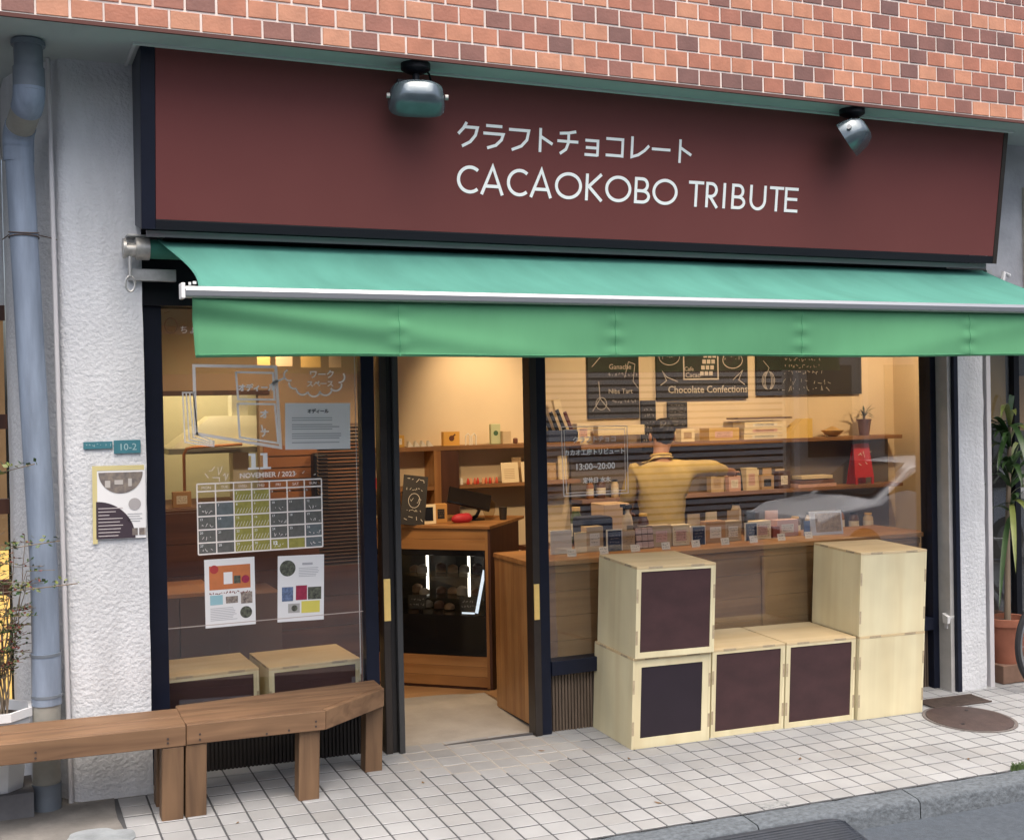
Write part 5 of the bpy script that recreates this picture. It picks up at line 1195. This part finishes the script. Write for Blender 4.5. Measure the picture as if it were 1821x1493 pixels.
# planter with a thin shrub, far left
t = thing('planter', 'white fluted plastic planter behind the left bench by the drainpipe', 'planter', (-2.985, -.17, G(-2.985, -.17)+.11))
g = MB(); n = 8
def oct_(r, z): return [(r*math.cos(R(22.5+45*k)), r*math.sin(R(22.5+45*k)), z) for k in range(n)]
rings = [oct_(.125, 0), oct_(.165, .34), oct_(.178, .345), oct_(.178, .385), oct_(.160, .385), oct_(.155, .33)]
for r_ in rings: g.v += r_
for i in range(len(rings)-1):
    for k in range(n): g._f((i*n+k, i*n+(k+1) % n, (i+1)*n+(k+1) % n, (i+1)*n+k))
g._f(tuple(range(n))[::-1]); g.build('pot', M('planter_white', (.70, .72, .74), .5, var=.1), t)
g = MB(); g.prism([(p_[0], p_[1]) for p_ in oct_(.152, 0)], .30, .34); g.build('soil', M('soil', (.05, .035, .025), .95), t)
g = MB(); g.box(-.16, .16, -.15, .15, -.155, -.001); g.build('stand', M('grey_block', (.16, .16, .17), .9, var=.3, vscale=10), t)
t2 = thing('shrub', 'thin twiggy shrub with tiny red and green leaves growing in the white planter', 'plant', (-2.985, -.17, G(-2.985, -.17)+.45))
random.seed(77); st = MB(); lf = [MB(), MB(), MB()]
def leaf_at(p_, s, m_):
    a, e = random.uniform(0, 6.28), random.uniform(-.5, .9); d = Vector((math.cos(a)*math.cos(e), math.sin(a)*math.cos(e), math.sin(e)))*s; n_ = d.cross(Vector((random.uniform(-1, 1), random.uniform(-1, 1), 1))).normalized()*s*.32
    m_.add([p_, p_+d*.5+n_, p_+d, p_+d*.5-n_], [(0, 1, 2, 3)])
for k in range(15):
    a = random.uniform(-1.2, 1.2); base = Vector((random.uniform(-.05, .05), random.uniform(-.05, .03), 0)); H = random.uniform(.45, .85); pp = []
    dx, dy = random.uniform(-.02, .14), random.uniform(-.14, .02)
    for i in range(9): f_ = i/8; pp.append(base+Vector((dx*f_**1.5+.012*math.sin(i*1.3+k), dy*f_**1.5, H*f_)))
    st.tube(pp, .0045, 5, r1=.0015)
    for i in range(3, 9):
        for q in range(2):
            L_ = random.uniform(.05, .14); aa = random.uniform(-2.2, .6); e = pp[i]+Vector((math.cos(aa)*L_, math.sin(aa)*L_*.8, random.uniform(-.01, .05))); st.tube([pp[i], e], .0013, 4)
            for w_ in range(7): leaf_at(pp[i].lerp(e, random.random()), random.uniform(.012, .024), lf[random.choice((0, 0, 1, 2))])
for z0, L_, yy in ((.66, .34, -.2), (.86, .26, -.16), (1.22, .15, -.10)):
    p0 = Vector((.02, yy*.5, z0-.05)); p1 = Vector((.06+L_*.9, yy-.14, z0+.0)); st.tube([(0, 0, .2), p0, p1], .0028, 5)
    for w_ in range(26):
        c_ = p0.lerp(p1, random.random()); e = c_+Vector((random.uniform(-.02, .02), random.uniform(-.02, .02), random.uniform(-.015, .03))); leaf_at(e, random.uniform(.018, .036), lf[random.choice((0, 0, 1))])
st.build('stems', twig, t2); lf[0].build('green_leaves', leafg, t2, recalc=False); lf[1].build('pale_leaves', leafy, t2, recalc=False); lf[2].build('red_leaves', M('leaf_red', (.20, .05, .035), .6), t2, recalc=False)
# next door window on the left, warmly lit
t = thing('neighbour_window', 'warm lit wooden window of the next shop at the far left edge', 'window', (-3.4, .62, 0))
MB().box(-3.9, -2.886, .60, .70, 2.55, 3.69).build('wall', stucco, t, world=True); MB().box(-3.9, -2.886, .60, .70, -.02, .25).build('sill_wall', M('dark_sill', (.12, .08, .05), .7), t, world=True)
for z in (.25, .98, 1.42, 1.88, 2.47): MB().box(-3.9, -2.886, .60, .66, z, z+.08).build('rail', darkwood, t, world=True)
MB().box(-3.9, -2.886, .63, .636, .3, 2.5).build('pane', gplane, t, world=True)
MB().box(-3.9, -2.886, 1.3, 1.35, 1.15, 2.6).build('room_wall', M('dim_room', (.40, .26, .14), .8, emit=(.8, .45, .2), estr=.12, var=.5, vscale=4), t, world=True); MB().box(-3.9, -2.886, 1.3, 1.35, .1, 1.149).build('lit_room_wall', M('lit_room', (.75, .55, .25), .8, emit=(1, .60, .16), estr=.7, var=.5, vscale=4), t, world=True)
# right neighbour: dark glazed front, plant and bicycle
t = thing('glazed_storefront', 'dark glazed shop front of the next property beyond the right pillar', 'shop front', (4.0, .06, 0))
MB().box(3.43, 5.6, .09, .12, -.1, 2.62).build('back_panel', M('dark_room', (.085, .075, .06), .8, var=.7, vscale=2.5, dark=(.02, .02, .022)), t, world=True)
for x in (3.43, 3.84, 4.5): MB().box(x, x+.05, .02, .088, -.1, 2.62).build('mullion', blackm, t, world=True)
MB().box(3.48, 5.6, .045, .05, .28, 2.6).build('pane', gplane, t, world=True); MB().box(3.48, 5.6, .0, .089, -.1, .14).build('plinth', M('plinth_tile', (.20, .12, .085), .7, var=.3, vscale=10), t, world=True)
for i, (x0, z0, z1, c_) in enumerate(((3.49, 1.75, 2.3, (.40, .26, .10)), (3.9, 1.7, 2.1, (.35, .20, .08)), (3.9, 1.2, 1.4, (.30, .28, .24)))): MB().box(x0, x0+.33, .080, .089, z0, z1).build('inside_glow', M('room_tan_%d' % i, c_, .8), t, world=True)
na = thing('neighbour_awning', 'dark navy folded awning of the next shop at the right edge', 'awning', (3.9, -.3, 2.5)); g = MB(); g.add([(3.42, -.05, 2.66), (5.5, -.05, 2.66), (5.5, -.55, 2.50), (3.46, -.55, 2.50), (3.42, -.05, 2.62), (5.5, -.05, 2.62), (5.5, -.55, 2.46), (3.46, -.55, 2.46)], [(0, 1, 2, 3), (7, 6, 5, 4), (0, 4, 5, 1), (1, 5, 6, 2), (2, 6, 7, 3), (3, 7, 4, 0)]); g.build('cloth', navyc, na, world=True)
g = MB(); g.tube([(3.40, -.30, 2.70), (3.42, -.30, 2.80), (3.47, -.30, 2.78)], .016, 8); g.ball((3.40, -.30, 2.70), .03); g.build('hinge', whitepl, na, world=True, smooth=True)
t = thing('terracotta_pot', 'terracotta pot on a block beside the right pillar', 'pot', (3.66, -.04, G(3.66, -.04)))
g = MB(); g.lathe([(.10, .13), (.145, .40), (.16, .40), (.16, .45), (.135, .45), (.13, .40)], n=26); g.build('pot', terracotta, t, smooth=True); g = MB(); g.lathe([(.132, .41), (.001, .415)], n=20, caps=False); g.build('soil', M('soil'), t); g = MB(); g.box(-.14, .14, -.11, .11, 0, .13); g.build('block', M('brick_block', (.22, .13, .09), .9, var=.3, vscale=12), t, bevel=.006)
t = thing('dracaena', 'dracaena with long drooping green and yellowing leaves in the terracotta pot', 'plant', (3.68, -.04, G(3.68, -.04)+.41)); random.seed(5)
MB().tube([(0, 0, 0), (.02, .01, .6), (.05, .0, 1.40)], .022, 8, r1=.014).build('stem', twig, t, smooth=True)
for k in range(46):
    a = random.uniform(1.9, 4.9) if k % 3 else random.uniform(0, 6.28); el = random.uniform(-.1, 1.25); L_ = random.uniform(.42, .80); b0 = Vector((.05, 0, random.uniform(.75, 1.45))); d = Vector((math.cos(a)*math.cos(el), math.sin(a)*math.cos(el)*.45-.12, math.sin(el))); sd_ = Vector((-math.sin(a), math.cos(a), 0.3)).normalized(); g = MB(); ps = []
    for i in range(8):
        f_ = i/7; c_ = b0+d*L_*f_+Vector((0, 0, -.55*L_*f_*f_*1.3)); wd_ = .021*math.sin(math.pi*min(1, .12+.88*f_))**.7*(1 if f_ < .99 else .1)
        ps += [c_-sd_*wd_, c_+Vector((0, 0, -.004)), c_+sd_*wd_]
    g.add(ps, [q for i in range(7) for q in ((3*i, 3*i+1, 3*i+4, 3*i+3), (3*i+1, 3*i+2, 3*i+5, 3*i+4))]); g.build('leaf', leafg if k % 5 else leafy, t, smooth=True, recalc=False)
# bicycle mostly outside the frame
bk = thing('bicycle', 'bicycle front wheel with black tyre at the right edge of the picture', 'bicycle', (3.72, -.36, G(3.72, -.36)), (0, 0, R(4)))
Rw = .33
def wheel(cx):
    g = MB(); g.tube([(cx+Rw*math.cos(2*math.pi*k/48), 0, Rw+.0+Rw*math.sin(2*math.pi*k/48)) for k in range(49)], .019, 8); ty = g.build('tyre', M('tyre', (.015, .015, .018), .7), bk, smooth=True)
    g = MB(); g.tube([(cx+(Rw-.03)*math.cos(2*math.pi*k/48), 0, Rw+(Rw-.03)*math.sin(2*math.pi*k/48)) for k in range(49)], .011, 6); rm = g.build('rim', steel, ty, smooth=True)
    g = MB()
    for k in range(24):
        a = 2*math.pi*k/24; s = .03*(1 if k % 2 else -1); g.tube([(cx+.02*math.cos(a+.6), s, Rw+.02*math.sin(a+.6)), (cx+(Rw-.03)*math.cos(a), 0, Rw+(Rw-.03)*math.sin(a))], .0016, 4)
    g.build('spokes', steel, rm); g = MB(); g.tube([(cx, -.04, Rw), (cx, .04, Rw)], .02, 10); g.build('hub', steel, rm)
wheel(0.02); wheel(1.08)
frm = M('bike_frame', (.03, .05, .12), .35, coat=.4)
g = MB(); g.tube([(.02, 0, Rw), (.20, 0, .72), (.24, 0, .86)], .014, 8); g.tube([(.20, 0, .72), (.62, 0, .28)], .017, 8); g.tube([(.22, 0, .80), (.78, 0, .74)], .015, 8); g.tube([(.62, 0, .28), (.80, 0, .80)], .016, 8); g.tube([(.62, 0, .28), (1.08, 0, Rw)], .012, 8); g.tube([(.78, 0, .72), (1.08, 0, Rw)], .010, 8); g.build('frame', frm, bk, smooth=True)
g = MB(); g.tube([(.24, 0, .86), (.25, 0, .96)], .012, 8); g.tube([(.32, -.28, .98), (.24, -.15, .97), (.24, .15, .97), (.32, .28, .98)], .011, 8); g.build('handlebar', steel, bk, smooth=True)
g = MB(); g.tube([(.80, 0, .80), (.81, 0, .88)], .013, 8); g.ball((.84, 0, .90), .09, (1.4, .8, .3)); g.build('saddle', blackm, bk, smooth=True)
g = MB(); g.lathe([(.09, -.003), (.09, .003)], n=24); g.build('chainring', steel, bk, (.62, -.05, .28), (R(90), 0, 0)); g = MB(); g.tube([(.62, -.06, .28), (.68, -.08, .14)], .008, 6); g.box(.64, .73, -.13, -.07, .13, .145); g.build('crank', steel, bk)
t = thing('meter_box', 'small white utility box at the foot of the right window frame', 'box', (3.045, -.13, .40)); t.scale = (.62, .62, .62); g = MB(); g.add([(-.05, -.03, 0), (.05, -.03, 0), (.05, .04, 0), (-.05, .04, 0), (-.06, -.045, .075), (.04, -.045, .085), (.04, .04, .11), (-.06, .04, .11)], [(3, 2, 1, 0), (4, 5, 6, 7), (0, 1, 5, 4), (1, 2, 6, 5), (2, 3, 7, 6), (3, 0, 4, 7)]); g.build('cover', whitepl, t); MB().box(-.03, .03, 0, .04, -.06, -.001).build('base', M('conduit'), t)

# ================================================================== ACROSS THE STREET (seen in the panes)
ob = thing('opposite_house', 'grey house with horizontal siding across the street mirrored in the shop windows', 'house', (0, -11, 0))
MB().box(-9, 2.3, -11.6, -11.03, -.3, 4.6).build('wall', M('dark_render', (.16, .15, .14), .85, var=.2, vscale=1), ob, world=True); MB().box(2.3, 10.0, -11.6, -11.05, -.3, 4.6).build('wall', M('siding_back', (.04, .04, .04), .8), ob, world=True)
sid = M('siding', (.72, .70, .66), .7, var=.12, vscale=2)
for k in range(42):
    z = -.25+k*.115; g = MB(); g.prism([(-11.05, z+.0), (-11.05, z+.075), (-11.03, z+.075), (-11.02, z+.0)], 2.32, 10.0, 'x'); g.build('siding_board', sid, ob, world=True)
MB().box(-9.4, 10.3, -12, -10.7, 4.61, 4.75).build('roof_edge', M('roof_dark', (.08, .08, .085), .8), ob, world=True)
ob2 = thing('opposite_block', 'pale rendered building across the street mirrored in the right window', 'building', (11, -12, 0))
MB().box(10.4, 22, -13, -11.5, -.4, 4.5).build('wall', M('pale_render', (.55, .52, .46), .85), ob2, world=True)
for x in (10.9, 12.7, 14.4): MB().box(x, x+1.0, -11.5, -11.46, .9, 2.6).build('window', M('win_dark', (.06, .07, .08), .15), ob2, world=True)
for x in (10.5, 12.1, 14.0): MB().box(x, x+.12, -11.49, -11.38, -.3, 3.0).build('post', M('post_white', (.75, .73, .68), .6), ob2, world=True)
car = thing('parked_car', 'white car parked across the street mirrored in the right window', 'car', (8.9, -6.9, RG(8.9, -6.9)-.115), (0, 0, 0))
carw = M('car_white', (.72, .74, .77), .25, coat=.6); cglass = M('car_glass', (.03, .035, .04), .08, coat=.5)
prof = [(-2.05, .30), (-2.10, .55), (-2.02, .80), (-1.75, .92), (-1.0, 1.0), (-.35, 1.42), (.2, 1.50), (1.2, 1.48), (1.75, 1.05), (2.0, .95), (2.08, .6), (2.03, .30)]
g = MB(); secs = [(-.80, .90), (-.72, .97), (0, 1.0), (.72, .97), (.80, .90)]
for yy, s in secs: g.v += [(x*(.985 if abs(yy) > .75 else 1), yy*(1 if z < 1.02 else .86), z*s if z > .5 else z) for x, z in prof]
n = len(prof)
for i in range(len(secs)-1):
    for k in range(n): g._f((i*n+k, i*n+(k+1) % n, (i+1)*n+(k+1) % n, (i+1)*n+k))
g._f(tuple(range(n))[::-1]); g._f(tuple((len(secs)-1)*n+k for k in range(n))); g.build('body', carw, car, smooth=True, autosm=35, bevel=.02)
for s in (-1, 1):
    g = MB(); q = [(-.85, 1.03), (-.33, 1.34), (.18, 1.40), (1.12, 1.38), (1.55, 1.03)]; y = s*.735; g.prism(q, y-.02, y+.02, 'y'); g.build('side_window', cglass, car)
    for x in (-1.32, 1.30):
        g = MB(); g.tube([(x, s*.66, .31), (x, s*.83, .31)], .31, 28); ty = g.build('tyre', M('tyre'), car, smooth=True); g = MB(); g.tube([(x, s*.80, .31), (x, s*.84, .31)], .20, 20); g.build('rim', steel, ty, smooth=True)
    MB().box(-2.09, -1.98, s*.62-.12, s*.62+.12, .66, .78).build('headlight', M('car_lamp', (.7, .75, .8), .1), car, bevel=.02)
    MB().box(1.98, 2.07, s*.64-.1, s*.64+.1, .75, .92).build('tail_light', M('car_tail', (.4, .02, .02), .2), car, bevel=.02)
g = MB(); g.add([(-.98, -.62, 1.02), (-.98, .62, 1.02), (-.36, .58, 1.41), (-.36, -.58, 1.41), (-1.0, -.62, 1.01), (-1.0, .62, 1.01), (-.38, .58, 1.42), (-.38, -.58, 1.42)], [(0, 1, 2, 3), (7, 6, 5, 4), (0, 4, 5, 1), (1, 5, 6, 2), (2, 6, 7, 3), (3, 7, 4, 0)]); g.build('windscreen', cglass, car, (-.03, 0, .02))
MB().box(-2.13, -2.07, -.5, .5, .42, .58).build('grille', blackm, car, bevel=.01)

# ================================================================== more goods and wear
ORD = ('first', 'second', 'third', 'fourth', 'fifth', 'sixth', 'seventh', 'eighth', 'ninth', 'tenth')
random.seed(91)
jarm = [M('jar_amber', (.34, .15, .05), .25, coat=.5), M('jar_cocoa', (.10, .045, .03), .3, coat=.5), M('jar_cream', (.62, .50, .34), .35), M('jar_green', (.12, .16, .07), .35)]
def jar(x, y, z, r_, h, mt, label, group):
    t = thing('jar', label, 'jar', (x, y, z), (0, 0, 0), group)
    g = MB(); g.lathe([(r_*.9, 0), (r_, .006), (r_, h*.72), (r_*.7, h*.84), (r_*.7, h*.9)], n=14); g.build('body', mt, t, smooth=True)
    g = MB(); g.lathe([(r_*.76, h*.9), (r_*.76, h), (.001, h)], n=14); g.build('lid', blackm if random.random() < .5 else brass, t, smooth=True)
    g = MB(); g.lathe([(r_+.0008, h*.2), (r_+.0008, h*.55)], n=14, caps=False); g.build('label', paper_w, t, smooth=True)
for k in range(8): jar(1.42+k*.125, 2.08+random.uniform(-.03, .03), 1.1965, random.uniform(.028, .042), random.uniform(.10, .17), jarm[k % 4], ORD[k]+' jar from the left on the shelf behind the shopkeeper', 'jars behind the shopkeeper')
for k in range(6): jar(3.44+k*.16, 2.08, .781, .045, random.uniform(.14, .2), jarm[(k+1) % 4], ORD[k]+' jar from the left on the lowest shelf in the right window', 'jars on the lowest shelf')
for k in range(7):
    x = .44+k*.27+random.uniform(-.03, .03)
    if 1.25 < x < 2.0: continue
    jar(x, .93+random.uniform(-.04, .04), .996, random.uniform(.03, .045), random.uniform(.16, .26), jarm[(k*3) % 4], ORD[k]+' tall jar from the left on the dark work bench', 'jars on the work bench')
def pouch(x, y, z, w_, h, mt, label, group, rz=0):
    t = thing('pouch', label, 'pouch', (x, y, z), (0, 0, rz), group)
    g = MB()
    def pf(u, v):
        a = 2*math.pi*u; th = .028*(1-v)**.8+.002; return (math.copysign(abs(math.cos(a))**.5, math.cos(a))*w_/2*(1-.04*v), math.sin(a)*th, h*v)
    g.grid(pf, 16, 6); g.build('bag', mt, t, smooth=True)
    MB().box(-w_*.32, w_*.32, -.024, -.0205, h*.22, h*.62).build('label', random.choice((paper_w, creambox, chalkbd)), t, rot=(R(-7), 0, 0))
for k in range(9): pouch(2.62+k*.135, 2.09, 1.1965, .10, random.uniform(.15, .22), (kraft, kraft2, M('pouch_black', (.03, .028, .026), .5), creambox)[k % 4], ORD[k]+' stand-up pouch from the left at the back of the lower shelf', 'pouches on the lower shelf', random.uniform(-.15, .15)) if k < 6 else None
for k in range(5): pouch(.80+k*.10, 2.10, 1.363, .085, random.uniform(.13, .19), (kraft, creambox, kraft2)[k % 3], ORD[k]+' kraft pouch from the left beyond the recipe cards', 'pouches beyond the recipe cards', random.uniform(-.2, .2))
for k in range(5): pouch(1.40+k*.16, .50+.03*(k % 2), 1.0155, .10, random.uniform(.13, .19), (kraft2, creambox, kraft, M('pouch_black'), pink)[k], ORD[k]+' pouch from the left behind the boxes on the window counter', 'pouches on the window counter', random.uniform(-.3, .3))
# price cards clipped along the window counter edge
for k in range(9):
    x = .30+k*.225; t = thing('price_card', ORD[k]+' small price card from the door along the window counter', 'card', (x, .16, 1.0155), (R(-14), 0, random.uniform(-.1, .1)), 'price cards on the window counter')
    MB().box(-.032, .032, 0, .002, 0, .046).build('card', paper_w, t); g = MB(); scribble(g, -.025, .018, .010, .009, .0018, -.0002); scribble(g, -.025, .018, .026, .011, .0022, -.0002); g.build('print', ink, t)['kind'] = 'stuff'
# sign board screws, lamp cable
for o in [q for q in bpy.data.objects if q.name.startswith('floodlight')]:
    g = MB(); g.tube([(.05, .02, -.01), (.09, .05, -.03), (.10, .03, -.10), (.05, .0, -.15)], .006, 6); g.build('cable', blackm, o, smooth=True)
# valance hem and cloth stitching
m2 = MB(); m2.tube([(val(u/120, 1)[0], val(u/120, 1)[1]-.0012, val(u/120, 1)[2]+.012) for u in range(121)], .0016, 4); m2.build('hem_stitch', M('stitch', (.10, .36, .18), .9), aw, world=True)
for s_ in seams:
    m2 = MB(); u0 = (s_+2.178)/(3.22+2.178); m2.tube([(val(u0, v/14)[0], val(u0, v/14)[1]-.001, val(u0, v/14)[2]) for v in range(15)], .0018, 4); m2.build('seam', M('stitch'), aw, world=True)
# dry leaves and grit on the paving
lm = M('dry_leaf', (.22, .12, .045), .8, var=.4, vscale=40); random.seed(14)
spots = [(-1.95, -.75), (-.15, -.30), (.25, -.60), (1.15, -.95), (2.05, -1.30), (-.95, -.55), (2.52, -.52), (.05, -1.25)]
wh = ('by the bench legs', 'at the foot of the doorway post', 'left of the plywood stack', 'in front of the low plywood cubes', 'near the kerb on the right', 'left of the doorway', 'beside the manhole cover', 'near the kerb in the middle')
for (x, y), l_ in zip(spots, wh):
    g = MB(); L_ = random.uniform(.016, .028); g.add([(-L_, 0, .004), (0, -L_*.4, .001), (L_, 0, .006), (0, L_*.4, .002), (0, 0, .005)], [(0, 1, 4), (1, 2, 4), (2, 3, 4), (3, 0, 4)])
    o = g.build('dry_leaf', lm, None, (x, y, G(x, y)+.001), (GROT[0], GROT[1], random.uniform(0, 6))); tag(o, 'small dry brown leaf on the paving '+l_, 'leaf', 'dry leaves on the paving')
